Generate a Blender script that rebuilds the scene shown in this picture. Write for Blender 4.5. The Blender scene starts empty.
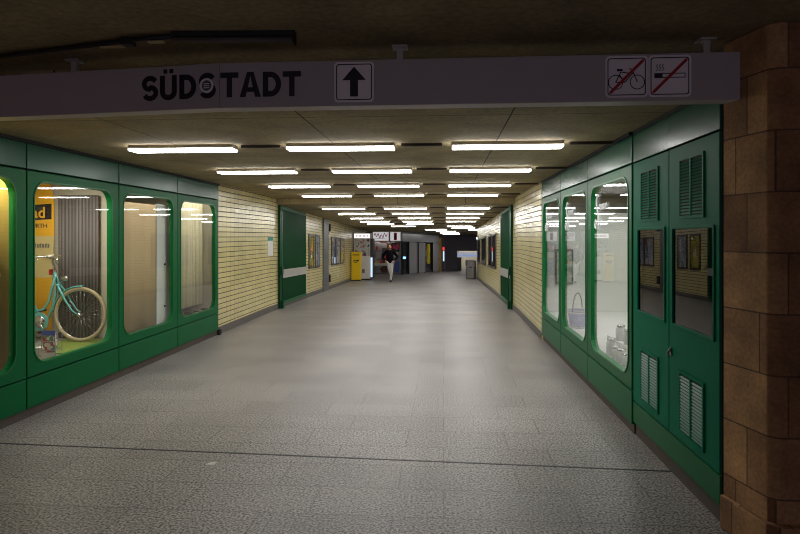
import bpy, bmesh, math, random
from mathutils import Vector, Matrix
random.seed(7)
C = bpy.context.scene.collection
PI = math.pi

# ---------------------------------------------------------------- ground profile: level by the shops, then falling gently
def zf(y):
    return -0.0235 * max(0.0, y - 15.0)

# ---------------------------------------------------------------- materials
MATS = {}
def _new(name):
    m = bpy.data.materials.new(name); m.use_nodes = True
    nt = m.node_tree; nt.nodes.clear()
    out = nt.nodes.new('ShaderNodeOutputMaterial')
    MATS[name] = m
    return m, nt, out

def N(nt, kind, **kw):
    n = nt.nodes.new(kind)
    for k, v in kw.items():
        setattr(n, k, v)
    return n

def L(nt, a, b):
    nt.links.new(a, b)

def srgb(r, g, b):
    f = lambda c: (c/255/12.92) if c/255 <= .04045 else ((c/255+.055)/1.055)**2.4
    return (f(r), f(g), f(b), 1)

def paint(name, col, rough=.5, metal=0.0, coat=0.0, var=.12, scale=6.0, bump=0.0, spec=.5):
    """plain surface with a slight noise in its colour and gloss"""
    m, nt, out = _new(name)
    p = N(nt, 'ShaderNodeBsdfPrincipled')
    tc = N(nt, 'ShaderNodeTexCoord')
    no = N(nt, 'ShaderNodeTexNoise'); no.inputs['Scale'].default_value = scale; no.inputs['Detail'].default_value = 5
    L(nt, tc.outputs['Object'], no.inputs['Vector'])
    mx = N(nt, 'ShaderNodeMix', data_type='RGBA')
    mx.inputs['A'].default_value = tuple(c*(1-var) for c in col[:3]) + (1,)
    mx.inputs['B'].default_value = tuple(min(1, c*(1+var)) for c in col[:3]) + (1,)
    L(nt, no.outputs['Fac'], mx.inputs['Factor'])
    L(nt, mx.outputs['Result'], p.inputs['Base Color'])
    p.inputs['Roughness'].default_value = rough
    p.inputs['Metallic'].default_value = metal
    p.inputs['Coat Weight'].default_value = coat
    p.inputs['Coat Roughness'].default_value = .12
    p.inputs['Specular IOR Level'].default_value = spec
    if bump:
        b = N(nt, 'ShaderNodeBump'); b.inputs['Strength'].default_value = bump; b.inputs['Distance'].default_value = .01
        L(nt, no.outputs['Fac'], b.inputs['Height']); L(nt, b.outputs['Normal'], p.inputs['Normal'])
    L(nt, p.outputs[0], out.inputs[0])
    return m

def emit(name, col, strength):
    m, nt, out = _new(name)
    e = N(nt, 'ShaderNodeEmission'); e.inputs[0].default_value = col; e.inputs[1].default_value = strength
    L(nt, e.outputs[0], out.inputs[0])
    return m

def glass(name, tint=(1, 1, 1, 1), base=.045, rough=0.0):
    """clear pane: transparent with a mirror share that grows towards grazing angles"""
    m, nt, out = _new(name)
    t = N(nt, 'ShaderNodeBsdfTransparent'); t.inputs[0].default_value = tint
    g = N(nt, 'ShaderNodeBsdfGlossy'); g.inputs['Roughness'].default_value = rough
    lw = N(nt, 'ShaderNodeLayerWeight'); lw.inputs['Blend'].default_value = .5
    pw = N(nt, 'ShaderNodeMath', operation='POWER'); pw.inputs[1].default_value = 5.0
    L(nt, lw.outputs['Facing'], pw.inputs[0])
    ma = N(nt, 'ShaderNodeMath', operation='MULTIPLY_ADD'); ma.inputs[1].default_value = 1 - base; ma.inputs[2].default_value = base
    L(nt, pw.outputs[0], ma.inputs[0])
    mx = N(nt, 'ShaderNodeMixShader')
    L(nt, ma.outputs[0], mx.inputs[0]); L(nt, t.outputs[0], mx.inputs[1]); L(nt, g.outputs[0], mx.inputs[2])
    L(nt, mx.outputs[0], out.inputs[0])
    return m

def brick_mat(name, c1, c2, mortar, bw, rh, ms, rough=.25, offset=.5, bump=.3, noise_scale=3.0, noise_amt=.25, fine=0.0, fine_scale=90.0, fine_dark=.6, fine_light=1.25, squash=1.0, freq=2, coat=0.0, wave=0.0, rough2=None, shift=None, uscale=1.0):
    """coursed surface laid out in metres on the wall's own UVs"""
    m, nt, out = _new(name)
    p = N(nt, 'ShaderNodeBsdfPrincipled')
    uv = N(nt, 'ShaderNodeUVMap'); uv.uv_map = 'UVMap'
    br = N(nt, 'ShaderNodeTexBrick')
    br.offset = offset; br.squash = squash; br.squash_frequency = freq
    br.inputs['Color1'].default_value = c1; br.inputs['Color2'].default_value = c2; br.inputs['Mortar'].default_value = mortar
    br.inputs['Scale'].default_value = 1.0; br.inputs['Mortar Size'].default_value = ms; br.inputs['Mortar Smooth'].default_value = .15
    br.inputs['Bias'].default_value = 0; br.inputs['Brick Width'].default_value = bw; br.inputs['Row Height'].default_value = rh
    if wave:
        nv = N(nt, 'ShaderNodeTexNoise'); nv.inputs['Scale'].default_value = 1.3
        L(nt, uv.outputs[0], nv.inputs['Vector'])
        vm = N(nt, 'ShaderNodeVectorMath', operation='MULTIPLY_ADD'); vm.inputs[1].default_value = (wave, wave, 0)
        L(nt, nv.outputs['Color'], vm.inputs[0]); L(nt, uv.outputs[0], vm.inputs[2]); L(nt, vm.outputs[0], br.inputs['Vector'])
    elif shift:
        va = N(nt, 'ShaderNodeVectorMath', operation='ADD'); va.inputs[1].default_value = shift
        vs_ = N(nt, 'ShaderNodeVectorMath', operation='MULTIPLY'); vs_.inputs[1].default_value = (uscale, 1, 1)
        L(nt, uv.outputs[0], vs_.inputs[0]); L(nt, vs_.outputs[0], va.inputs[0]); L(nt, va.outputs[0], br.inputs['Vector'])
    else:
        L(nt, uv.outputs[0], br.inputs['Vector'])
    no = N(nt, 'ShaderNodeTexNoise'); no.inputs['Scale'].default_value = noise_scale; no.inputs['Detail'].default_value = 6
    L(nt, uv.outputs[0], no.inputs['Vector'])
    rp = N(nt, 'ShaderNodeMapRange'); rp.inputs[1].default_value = .3; rp.inputs[2].default_value = .7
    rp.inputs[3].default_value = 1 - noise_amt; rp.inputs[4].default_value = 1 + noise_amt
    L(nt, no.outputs['Fac'], rp.inputs[0])
    mu = N(nt, 'ShaderNodeVectorMath', operation='SCALE')
    L(nt, br.outputs['Color'], mu.inputs[0]); L(nt, rp.outputs[0], mu.inputs['Scale'])
    last = mu.outputs[0]
    if fine:
        fn = N(nt, 'ShaderNodeTexNoise'); fn.inputs['Scale'].default_value = fine_scale; fn.inputs['Detail'].default_value = 3
        L(nt, uv.outputs[0], fn.inputs['Vector'])
        fr = N(nt, 'ShaderNodeMapRange'); fr.inputs[1].default_value = .36; fr.inputs[2].default_value = .64
        fr.inputs[3].default_value = fine_dark; fr.inputs[4].default_value = fine_light
        L(nt, fn.outputs['Fac'], fr.inputs[0])
        m2 = N(nt, 'ShaderNodeVectorMath', operation='SCALE')
        L(nt, last, m2.inputs[0]); L(nt, fr.outputs[0], m2.inputs['Scale']); last = m2.outputs[0]
    L(nt, last, p.inputs['Base Color'])
    p.inputs['Roughness'].default_value = rough; p.inputs['Coat Weight'].default_value = coat
    if rough2 is not None:
        rr = N(nt, 'ShaderNodeMapRange'); rr.inputs[3].default_value = rough; rr.inputs[4].default_value = rough2
        L(nt, br.outputs['Fac'], rr.inputs[0]); L(nt, rr.outputs[0], p.inputs['Roughness'])
    if bump:
        iv = N(nt, 'ShaderNodeMath', operation='SUBTRACT'); iv.inputs[0].default_value = 1.0
        L(nt, br.outputs['Fac'], iv.inputs[1])
        b = N(nt, 'ShaderNodeBump'); b.inputs['Strength'].default_value = bump; b.inputs['Distance'].default_value = .006
        L(nt, iv.outputs[0], b.inputs['Height']); L(nt, b.outputs['Normal'], p.inputs['Normal'])
    L(nt, p.outputs[0], out.inputs[0])
    return m

def stripes(name, c1, c2, freq, axis='X', rough=.8, bump=.4):
    """cloth or metal with fine vertical stripes"""
    m, nt, out = _new(name)
    p = N(nt, 'ShaderNodeBsdfPrincipled'); p.inputs['Roughness'].default_value = rough
    uv = N(nt, 'ShaderNodeUVMap'); uv.uv_map = 'UVMap'
    w = N(nt, 'ShaderNodeTexWave', wave_type='BANDS', bands_direction=axis, wave_profile='SIN')
    w.inputs['Scale'].default_value = freq; w.inputs['Distortion'].default_value = .25; w.inputs['Detail'].default_value = 1
    L(nt, uv.outputs[0], w.inputs['Vector'])
    mx = N(nt, 'ShaderNodeMix', data_type='RGBA'); mx.inputs['A'].default_value = c1; mx.inputs['B'].default_value = c2
    L(nt, w.outputs['Fac'], mx.inputs['Factor']); L(nt, mx.outputs['Result'], p.inputs['Base Color'])
    b = N(nt, 'ShaderNodeBump'); b.inputs['Strength'].default_value = bump; b.inputs['Distance'].default_value = .01
    L(nt, w.outputs['Fac'], b.inputs['Height']); L(nt, b.outputs['Normal'], p.inputs['Normal'])
    L(nt, p.outputs[0], out.inputs[0])
    return m

def patches(name, cols, scale, rough=.5):
    """printed sheet: blocks of a few colours"""
    m, nt, out = _new(name)
    p = N(nt, 'ShaderNodeBsdfPrincipled'); p.inputs['Roughness'].default_value = rough
    uv = N(nt, 'ShaderNodeUVMap'); uv.uv_map = 'UVMap'
    v = N(nt, 'ShaderNodeTexVoronoi', distance='CHEBYCHEV'); v.inputs['Scale'].default_value = scale
    L(nt, uv.outputs[0], v.inputs['Vector'])
    sp = N(nt, 'ShaderNodeSeparateColor'); L(nt, v.outputs['Color'], sp.inputs[0])
    r = N(nt, 'ShaderNodeValToRGB'); r.color_ramp.interpolation = 'CONSTANT'
    el = r.color_ramp.elements
    el[0].position = 0; el[0].color = cols[0]
    el[1].position = 1/len(cols); el[1].color = cols[1]
    for i in range(2, len(cols)):
        e = el.new(i/len(cols)); e.color = cols[i]
    L(nt, sp.outputs[0], r.inputs[0]); L(nt, r.outputs[0], p.inputs['Base Color'])
    L(nt, p.outputs[0], out.inputs[0])
    return m

# greens, metals, stone ...
M_GREEN = paint('green_paint', (.001, .112, .034, 1), .40, var=.06, scale=2, spec=.10)
M_GREEN_CAB = paint('green_cabinet_paint', (.001, .150, .078, 1), .45, var=.06, scale=2, spec=.03)
M_SLAT = paint('green_slat_paint', (.004, .15, .09, 1), .35, var=.06, scale=2, spec=.4)
M_GREEN_HI = paint('green_header_paint', (.002, .095, .048, 1), .27, var=.06, scale=2, spec=.24)
M_GREEN_DK = paint('green_gate_paint', (.001, .050, .017, 1), .45, var=.1, spec=.2)
M_GREEN_RIM = paint('green_gasket', (.002, .15, .035, 1), .35, spec=.2)
M_BLACK = paint('black_gap', (.006, .006, .007, 1), .8)
M_DKMETAL = paint('dark_metal', (.02, .02, .022, 1), .45, metal=.3)
M_GREYMET = paint('grey_steel', (.17, .17, .18, 1), .42, metal=.4)
M_SILVER = paint('silver_band', (.50, .49, .47, 1), .38, metal=.35)
M_CHROME = paint('chrome', (.8, .8, .8, 1), .15, metal=1)
M_TILE = brick_mat('yellow_wall_tile', (.66, .58, .265, 1), (.71, .63, .31, 1), (.08, .06, .035, 1), .72, .10, .0085, shift=(0, .02, 0), uscale=3.0, offset=0, rough=.25, noise_amt=.10, noise_scale=1.2, bump=.45, rough2=.7)
M_FLOOR = brick_mat('terrazzo_floor', (.225, .207, .196, 1), (.262, .242, .229, 1), (.12, .108, .10, 1), .92, .46, .005, rough=.40, offset=.37, bump=.06, noise_scale=.9, noise_amt=.16, fine=1, fine_scale=58, fine_dark=.15, fine_light=1.95, wave=.01)
M_CEIL = brick_mat('concrete_ceiling', (.285, .225, .118, 1), (.31, .245, .13, 1), (.03, .024, .015, 1), 1.74, 2.75, .007, shift=(-.55, .4, 0), rough=.85, offset=0, bump=.3, noise_scale=2.2, noise_amt=.22, fine=1, fine_scale=22, fine_dark=.85, fine_light=1.15)
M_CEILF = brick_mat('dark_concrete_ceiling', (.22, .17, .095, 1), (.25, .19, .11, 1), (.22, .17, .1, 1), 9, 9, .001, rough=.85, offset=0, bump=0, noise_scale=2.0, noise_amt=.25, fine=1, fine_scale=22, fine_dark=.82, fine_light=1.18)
M_STONE = brick_mat('sandstone', (.20, .092, .042, 1), (.50, .29, .135, 1), (.13, .075, .04, 1), .56, .36, .005, rough=.85, offset=.43, squash=.62, freq=3, bump=.5, noise_scale=3.2, noise_amt=.35, fine=1, fine_scale=40, fine_dark=.85, fine_light=1.12)
M_PLINTH = paint('plinth_stone', (.075, .058, .048, 1), .7, var=.25, scale=14)
M_PLINTH_G = paint('plinth_grey', (.13, .12, .11, 1), .7, var=.25, scale=14)
M_BEAM = paint('beam_paint', (.47, .42, .43, 1), .45, var=.05)
M_SIGNW = paint('sign_white', (.92, .86, .90, 1), .45, var=.03)
M_INK = paint('sign_ink', (.010, .007, .014, 1), .5)
M_RED = paint('sign_red', (.42, .012, .018, 1), .45)
M_HOUSING = paint('lamp_housing', (.42, .38, .32, 1), .5)
M_LAMP = emit('lamp_diffuser', (1.0, .985, .955, 1), 21.0)
M_BROWNBAR = paint('brown_bar', (.035, .022, .014, 1), .6)
M_GLASS = glass('clear_glass', (.98, .99, .985, 1), .018)
M_GLASS_DK = glass('cabinet_glass', (.30, .30, .29, 1), .06)
M_WHITE = paint('white_plaster', (.74, .76, .72, 1), .7, var=.04)
M_CREAM = paint('cream_plaster', (.62, .57, .44, 1), .8, var=.05)
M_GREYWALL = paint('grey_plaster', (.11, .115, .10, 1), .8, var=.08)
M_DARKWALL = paint('dark_wall', (.14, .125, .155, 1), .6, var=.15)
M_SILL = paint('shelf_board', (.33, .30, .24, 1), .7)
M_SILL_W = paint('white_shelf_board', (.72, .73, .70, 1), .6)
M_GREYCURT = stripes('grey_lamella', (.10, .085, .08, 1), (.23, .20, .185, 1), 6.5, 'X')
M_CREAMCURT = paint('cream_curtain', (.78, .71, .50, 1), .85, var=.06)
M_BROWNCLOTH = paint('brown_cloth', (.52, .38, .21, 1), .8, var=.08, scale=3)
M_YELCLOTH = paint('ochre_cloth', (.48, .34, .05, 1), .8, var=.12, scale=3)
M_FLAGY = paint('flag_yellow', (.90, .46, .012, 1), .7, var=.04)
M_FLAGP = paint('flag_pale', (.66, .52, .22, 1), .7, var=.04)
M_FLAGO = paint('flag_orange', (.80, .40, .01, 1), .7, var=.04)
M_TEAL = paint('teal_paint', (.16, .56, .52, 1), .25, coat=.6, var=.03)
M_TYRE = paint('cream_tyre', (.56, .45, .26, 1), .7, var=.06)
M_SADDLE = paint('brown_leather', (.14, .06, .03, 1), .5)
M_CREAMPLA = paint('cream_plastic', (.75, .68, .52, 1), .4)
M_REDREF = paint('red_reflector', (.6, .03, .02, 1), .2)
M_BLUEP = paint('blue_print', (.05, .10, .48, 1), .5)
M_LEAFLET = patches('leaflet_print', [(.75, .74, .70, 1), (.62, .06, .04, 1), (.30, .30, .30, 1), (.8, .8, .78, 1), (.10, .28, .10, 1)], 22)
M_GRASSMAT = paint('grass_mat', (.23, .30, .04, 1), .95, var=.4, scale=30, bump=.6)
M_WIRE = paint('wire_metal', (.4, .4, .42, 1), .4, metal=.8)
M_YELPOST = paint('post_yellow', (.86, .58, .0, 1), .35, var=.03)
M_KIOSK = paint('kiosk_grey', (.74, .73, .72, 1), .45, var=.04)
M_KIOSKDK = paint('kiosk_dark', (.03, .03, .035, 1), .4)
M_SCREEN = emit('kiosk_screen', (.62, .80, 1.0, 1), 1.1)
M_KHEAD = emit('kiosk_header_light', (1.0, .95, .94, 1), 1.5)
M_PRINTS = patches('kiosk_prints', [(.66, .65, .65, 1), (.66, .65, .65, 1), (.60, .60, .62, 1), (.55, .10, .10, 1), (.05, .05, .12, 1), (.52, .50, .50, 1)], 9)
M_SIGNLIT = emit('shop_sign_light', (1.0, .95, .98, 1), .5)
M_PINK = paint('pink_print', (.62, .05, .22, 1), .5)
M_MAGENTA = paint('magenta_poster', (.72, .02, .14, 1), .5)
M_SHOPIN = patches('shop_stock', [(.22, .20, .22, 1), (.30, .28, .28, 1), (.12, .03, .03, 1), (.35, .34, .36, 1), (.24, .23, .25, 1)], 2.2)
M_DOORGREY = paint('door_grey', (.44, .43, .44, 1), .45, metal=.2, var=.05)
M_FASCIA = paint('fascia_metal', (.55, .55, .57, 1), .3, metal=.35, var=.2, scale=1.2)
M_BLUEGLOW = emit('blue_screen', (.25, .55, 1.0, 1), 3.0)
M_REDGLOW = emit('red_sign', (1.0, .06, .05, 1), 1.2)
M_YELP = paint('yellow_poster', (.80, .62, .04, 1), .5)
M_ORANGEPOST = paint('ochre_post', (.62, .36, .08, 1), .5)
M_POSTER_Y = patches('poster_yellow', [(.62, .50, .05, 1), (.66, .55, .08, 1), (.60, .48, .04, 1), (.75, .72, .6, 1), (.55, .42, .03, 1)], 4)
M_POSTER_G = patches('poster_grey', [(.42, .44, .50, 1), (.62, .62, .64, 1), (.35, .38, .45, 1), (.7, .7, .7, 1)], 5)
M_POSTER_B = patches('poster_blue', [(.55, .57, .66, 1), (.16, .18, .36, 1), (.6, .6, .62, 1), (.42, .12, .12, 1), (.7, .7, .72, 1)], 3.2)
M_POSTER_O = patches('poster_orange', [(.62, .60, .62, 1), (.75, .45, .05, 1), (.15, .18, .40, 1), (.70, .55, .10, 1)], 3.0)
M_POSTER_D = patches('poster_dark', [(.05, .045, .045, 1), (.10, .08, .07, 1), (.035, .035, .04, 1), (.14, .04, .04, 1)], 3.5)
M_FRAME = paint('frame_dark', (.05, .04, .035, 1), .4)
M_PAPER = paint('paper_white', (.72, .72, .68, 1), .8, var=.03)
M_TEALHEAD = paint('teal_header', (.03, .28, .22, 1), .6)
M_BIN = paint('bin_steel', (.22, .205, .20, 1), .4, metal=.5, var=.15, scale=3)
M_SKIN = paint('skin', (.48, .25, .16, 1), .6, var=.05)
M_HAIR = paint('hair_brown', (.045, .022, .012, 1), .7)
M_JACKET = paint('jacket_black', (.006, .0055, .009, 1), .9, var=.3, spec=.1)
M_TROUS = paint('trousers_grey', (.56, .56, .56, 1), .85, var=.2, scale=12)
M_SHOE = paint('shoe_black', (.012, .011, .012, 1), .5)
M_HALL = emit('hall_light', (.45, .60, 1.0, 1), .5)
M_HALLW = paint('hall_wall', (.66, .60, .50, 1), .7)
M_SPOT = emit('spot_blue', (.55, .75, 1.0, 1), 14)
M_WICKER = paint('blue_wicker', (.33, .36, .62, 1), .8, var=.5, scale=40)
M_WICKERW = paint('pale_wicker', (.62, .58, .52, 1), .8, var=.3, scale=40)
M_DKWIRE = paint('handle_dark', (.06, .055, .05, 1), .5)
M_PURPLE = paint('purple_grey_cloth', (.20, .18, .30, 1), .8)
M_JAR = paint('frosted_jar', (.60, .62, .60, 1), .15, coat=.6, var=.1)
M_JARS = paint('silver_lid', (.55, .55, .55, 1), .22, metal=.9)
M_DECAL = paint('white_lettering', (.82, .84, .84, 1), .5)
M_TUBEOFF = paint('unlit_tube', (.10, .085, .075, 1), .6)
M_TAGY = paint('pale_tag', (.50, .42, .22, 1), .7)
M_JOINT = paint('joint_metal', (.028, .027, .030, 1), .45, metal=.3, var=.3, scale=20)
M_REDBIT = paint('red_wrap', (.6, .04, .03, 1), .5)
M_YELBIT = paint('yellow_wrap', (.75, .55, .05, 1), .5)
M_DARKBIT = paint('dark_bits', (.06, .035, .03, 1), .7)
M_OAK = paint('brown_carton', (.30, .20, .10, 1), .7)

# ---------------------------------------------------------------- mesh builder (world coordinates)
ORIG = {}
class MB:
    def __init__(self):
        self.v = []; self.f = []; self.smooth = []
    def add(self, vs, fs, smooth=False):
        o = len(self.v)
        self.v += [Vector(p) for p in vs]
        for f in fs:
            self.f.append([i + o for i in f]); self.smooth.append(smooth)
        return self
    def box(self, x0, x1, y0, y1, z0, z1):
        if x0 > x1: x0, x1 = x1, x0
        if y0 > y1: y0, y1 = y1, y0
        return self.add([(x0, y0, z0), (x1, y0, z0), (x1, y1, z0), (x0, y1, z0), (x0, y0, z1), (x1, y0, z1), (x1, y1, z1), (x0, y1, z1)],
                        [(0, 3, 2, 1), (4, 5, 6, 7), (0, 1, 5, 4), (1, 2, 6, 5), (2, 3, 7, 6), (3, 0, 4, 7)])
    def hexa(self, p):
        """eight corners: bottom four ccw then top four"""
        return self.add(p, [(0, 3, 2, 1), (4, 5, 6, 7), (0, 1, 5, 4), (1, 2, 6, 5), (2, 3, 7, 6), (3, 0, 4, 7)])
    def prism(self, poly, fr, d0, d1):
        """poly of (a,b); fr(a,b,d) -> world"""
        n = len(poly)
        vs = [fr(a, b, d0) for a, b in poly] + [fr(a, b, d1) for a, b in poly]
        fs = [tuple(range(n)), tuple(range(2*n - 1, n - 1, -1))]
        fs += [(i, i + n, (i + 1) % n + n, (i + 1) % n) for i in range(n)]
        return self.add(vs, fs)
    def holed(self, a0, a1, b0, b1, hole, fr, d0, d1):
        """rectangular plate with a rounded hole (hole = list of points in four equal corner runs, from a1,b1 counter-clockwise)"""
        n = len(hole); k = n // 4
        cor = [(a1, b1), (a0, b1), (a0, b0), (a1, b0)]
        vs = []; fs = []
        for d in (d0, d1):
            vs += [fr(a, b, d) for a, b in hole] + [fr(a, b, d) for a, b in cor]
        s = n + 4
        for lay in (0, 1):
            o = lay*s
            for c in range(4):
                for i in range(k - 1):
                    t = (o + c*k + i, o + c*k + i + 1, o + n + c)
                    fs.append(t if lay else t[::-1])
                nx = (c + 1) % 4
                q = (o + c*k + k - 1, o + nx*k, o + n + nx, o + n + c)
                fs.append(q if lay else q[::-1])
        for i in range(n):
            j = (i + 1) % n
            fs.append((i, j, j + s, i + s))
        for c in range(4):
            j = (c + 1) % 4
            fs.append((n + c, n + c + s, n + j + s, n + j))
        return self.add(vs, fs)
    def ring(self, outer, inner, fr, d0, d1):
        n = len(outer)
        vs = [fr(a, b, d0) for a, b in outer] + [fr(a, b, d0) for a, b in inner] + [fr(a, b, d1) for a, b in outer] + [fr(a, b, d1) for a, b in inner]
        fs = []
        for i in range(n):
            j = (i + 1) % n
            fs += [(i, j, n + j, n + i), (2*n + i, 3*n + i, 3*n + j, 2*n + j), (i, 2*n + i, 2*n + j, j), (n + i, n + j, 3*n + j, 3*n + i)]
        return self.add(vs, fs)
    def tube(self, pts, r, n=10, cap=True):
        pts = [Vector(p) for p in pts]; m = len(pts)
        rs = r if isinstance(r, (list, tuple)) else [r]*m
        t0 = (pts[1] - pts[0]).normalized()
        up = Vector((0, 0, 1)) if abs(t0.z) < .9 else Vector((0, 1, 0))
        a = t0.cross(up).normalized()
        vs = []
        for i, p in enumerate(pts):
            t = ((pts[min(i + 1, m - 1)] - pts[max(i - 1, 0)])).normalized()
            a = (a - t*a.dot(t)).normalized(); b = t.cross(a)
            for k in range(n):
                w = 2*PI*k/n
                vs.append(p + (a*math.cos(w) + b*math.sin(w))*rs[i])
        fs = []
        for i in range(m - 1):
            for k in range(n):
                k2 = (k + 1) % n
                fs.append((i*n + k, i*n + k2, (i + 1)*n + k2, (i + 1)*n + k))
        if cap:
            fs += [tuple(range(n))[::-1], tuple(range((m - 1)*n, m*n))]
        return self.add(vs, fs, True)
    def closed_tube(self, pts, r, n=8):
        pts = [Vector(p) for p in pts]; m = len(pts)
        c = sum(pts, Vector())/m
        nrm = (pts[0] - c).cross(pts[m//4] - c).normalized()
        vs = []; fs = []
        for i, p in enumerate(pts):
            t = (pts[(i + 1) % m] - pts[i - 1]).normalized()
            b = t.cross(nrm)
            for k in range(n):
                w = 2*PI*k/n
                vs.append(p + (nrm*math.cos(w) + b*math.sin(w))*r)
        for i in range(m):
            for k in range(n):
                fs.append((i*n + k, i*n + (k + 1) % n, ((i + 1) % m)*n + (k + 1) % n, ((i + 1) % m)*n + k))
        return self.add(vs, fs, True)
    def lathe(self, prof, c, n=20, axis='z'):
        vs = []; fs = []; m = len(prof); c = Vector(c)
        for r, h in prof:
            for k in range(n):
                w = 2*PI*k/n
                x, y = r*math.cos(w), r*math.sin(w)
                vs.append(c + (Vector((x, y, h)) if axis == 'z' else Vector((x, h, y)) if axis == 'y' else Vector((h, x, y))))
        for i in range(m - 1):
            for k in range(n):
                k2 = (k + 1) % n
                fs.append((i*n + k, i*n + k2, (i + 1)*n + k2, (i + 1)*n + k))
        fs += [tuple(range(n))[::-1], tuple(range((m - 1)*n, m*n))]
        return self.add(vs, fs, True)
    def ball(self, c, rx, ry=None, rz=None, n=16, m=10):
        ry = ry or rx; rz = rz or rx; c = Vector(c)
        vs = [c + Vector((0, 0, -rz))]; fs = []
        for i in range(1, m):
            a = -PI/2 + PI*i/m
            for k in range(n):
                w = 2*PI*k/n
                vs.append(c + Vector((rx*math.cos(a)*math.cos(w), ry*math.cos(a)*math.sin(w), rz*math.sin(a))))
        vs.append(c + Vector((0, 0, rz)))
        for k in range(n):
            fs.append((0, 1 + (k + 1) % n, 1 + k))
            fs.append((len(vs) - 1, 1 + (m - 2)*n + k, 1 + (m - 2)*n + (k + 1) % n))
        for i in range(m - 2):
            for k in range(n):
                fs.append((1 + i*n + k, 1 + i*n + (k + 1) % n, 1 + (i + 1)*n + (k + 1) % n, 1 + (i + 1)*n + k))
        return self.add(vs, fs, True)
    def build(self, name, mat, parent=None, warp=False, bevel=0.0, origin=None, fix=True):
        me = bpy.data.meshes.new(name)
        if parent is not None:
            o = ORIG[parent]
        elif origin is not None:
            o = Vector(origin)
        else:
            xs = [p.x for p in self.v]; ys = [p.y for p in self.v]
            cx, cy = (min(xs) + max(xs))/2, (min(ys) + max(ys))/2
            o = Vector((cx, cy, min(p.z + (zf(p.y) if warp else 0) for p in self.v)))
        vs = [Vector((p.x, p.y, p.z + (zf(p.y) if warp else 0))) - o for p in self.v]
        me.from_pydata(vs, [], self.f)
        me.polygons.foreach_set('use_smooth', self.smooth)
        uv = me.uv_layers.new(name='UVMap')
        for poly in me.polygons:
            n = poly.normal
            for li in poly.loop_indices:
                p = self.v[me.loops[li].vertex_index]
                if abs(n.z) > .7: uv.data[li].uv = (p.x, p.y)
                elif abs(n.x) > .7: uv.data[li].uv = (p.y, p.z)
                else: uv.data[li].uv = (p.x, p.z)
        if fix:
            bm = bmesh.new(); bm.from_mesh(me)
            bmesh.ops.recalc_face_normals(bm, faces=bm.faces)
            bm.to_mesh(me); bm.free()
        me.materials.append(mat)
        ob = bpy.data.objects.new(name, me); C.objects.link(ob)
        if parent is not None: ob.parent = parent
        else: ob.location = o
        ORIG[ob] = o
        if bevel:
            b = ob.modifiers.new('Bevel', 'BEVEL'); b.width = bevel; b.segments = 2; b.limit_method = 'ANGLE'; b.angle_limit = .6
        return ob

def thing(name, label, cat, loc, group=None):
    o = bpy.data.objects.new(name, None); C.objects.link(o)
    o.location = loc; o.empty_display_size = .1
    ORIG[o] = Vector(loc)
    return tag(o, label, cat, group)
def tag(o, label, cat, group=None, kind=None):
    o['label'] = label; o['category'] = cat
    if group: o['group'] = group
    if kind: o['kind'] = kind
    return o
def struct(o):
    o['kind'] = 'structure'; return o
def copy_tree(o, loc, label=None):
    c = o.copy(); C.objects.link(c); c.location = loc
    if label: c['label'] = label
    for ch in list(o.children):
        d = ch.copy(); C.objects.link(d); d.parent = c
        for g in list(ch.children):
            e = g.copy(); C.objects.link(e); e.parent = d
    return c

def text_mb(mb, s, size, fr, depth=.004, bold=0.0, sx=1.0, spacing=1.0, align='LEFT'):
    """writing as raised letters; fr(a, b, d) -> world"""
    cu = bpy.data.curves.new('lettering_curve', 'FONT')
    cu.body = s; cu.size = size; cu.offset = bold; cu.extrude = depth/2; cu.space_character = spacing; cu.align_x = align
    cu.resolution_u = 4
    ob = bpy.data.objects.new('lettering_curve', cu); C.objects.link(ob)
    dg = bpy.context.evaluated_depsgraph_get()
    me = bpy.data.meshes.new_from_object(ob.evaluated_get(dg))
    mb.add([fr(v.co.x*sx, v.co.y, v.co.z + depth/2) for v in me.vertices], [tuple(p.vertices) for p in me.polygons])
    bpy.data.objects.remove(ob); bpy.data.curves.remove(cu); bpy.data.meshes.remove(me)
    return mb

def rrect(a0, a1, b0, b1, r, k=7):
    pts = []
    for (cx, cy, s) in ((a1 - r, b1 - r, 0), (a0 + r, b1 - r, 1), (a0 + r, b0 + r, 2), (a1 - r, b0 + r, 3)):
        for i in range(k):
            w = PI/2*(s + i/(k - 1))
            pts.append((cx + r*math.cos(w), cy + r*math.sin(w)))
    return pts

# ================================================================ the setting
H = 2.90
FRONT_H = 3.15
XL, XR = -4.32, 1.79
def wall_x(y):                       # the tiled wall drifts outwards beyond the shops
    return -4.35 - .0225*max(0, y - 15)

m = MB()
for (a, b) in ((-5, 15), (15, 62)):
    m.hexa([(-8, a, -.2), (8, a, -.2), (8, b, -.2), (-8, b, -.2), (-8, a, 0), (8, a, 0), (8, b, 0), (-8, b, 0)])
struct(m.build('floor', M_FLOOR, warp=True))
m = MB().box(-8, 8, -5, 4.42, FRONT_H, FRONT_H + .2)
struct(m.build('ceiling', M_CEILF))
m = MB().box(-8, 8, 4.42, 15, H, H + .45).box(-8, 8, 15, 15.75, H, H + .45)
struct(m.build('ceiling', M_CEIL, warp=True))
m = MB().box(-8, 8, 15.75, 62, H - .15, H + .4)
struct(m.build('ceiling', M_CEIL, warp=True))

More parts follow.
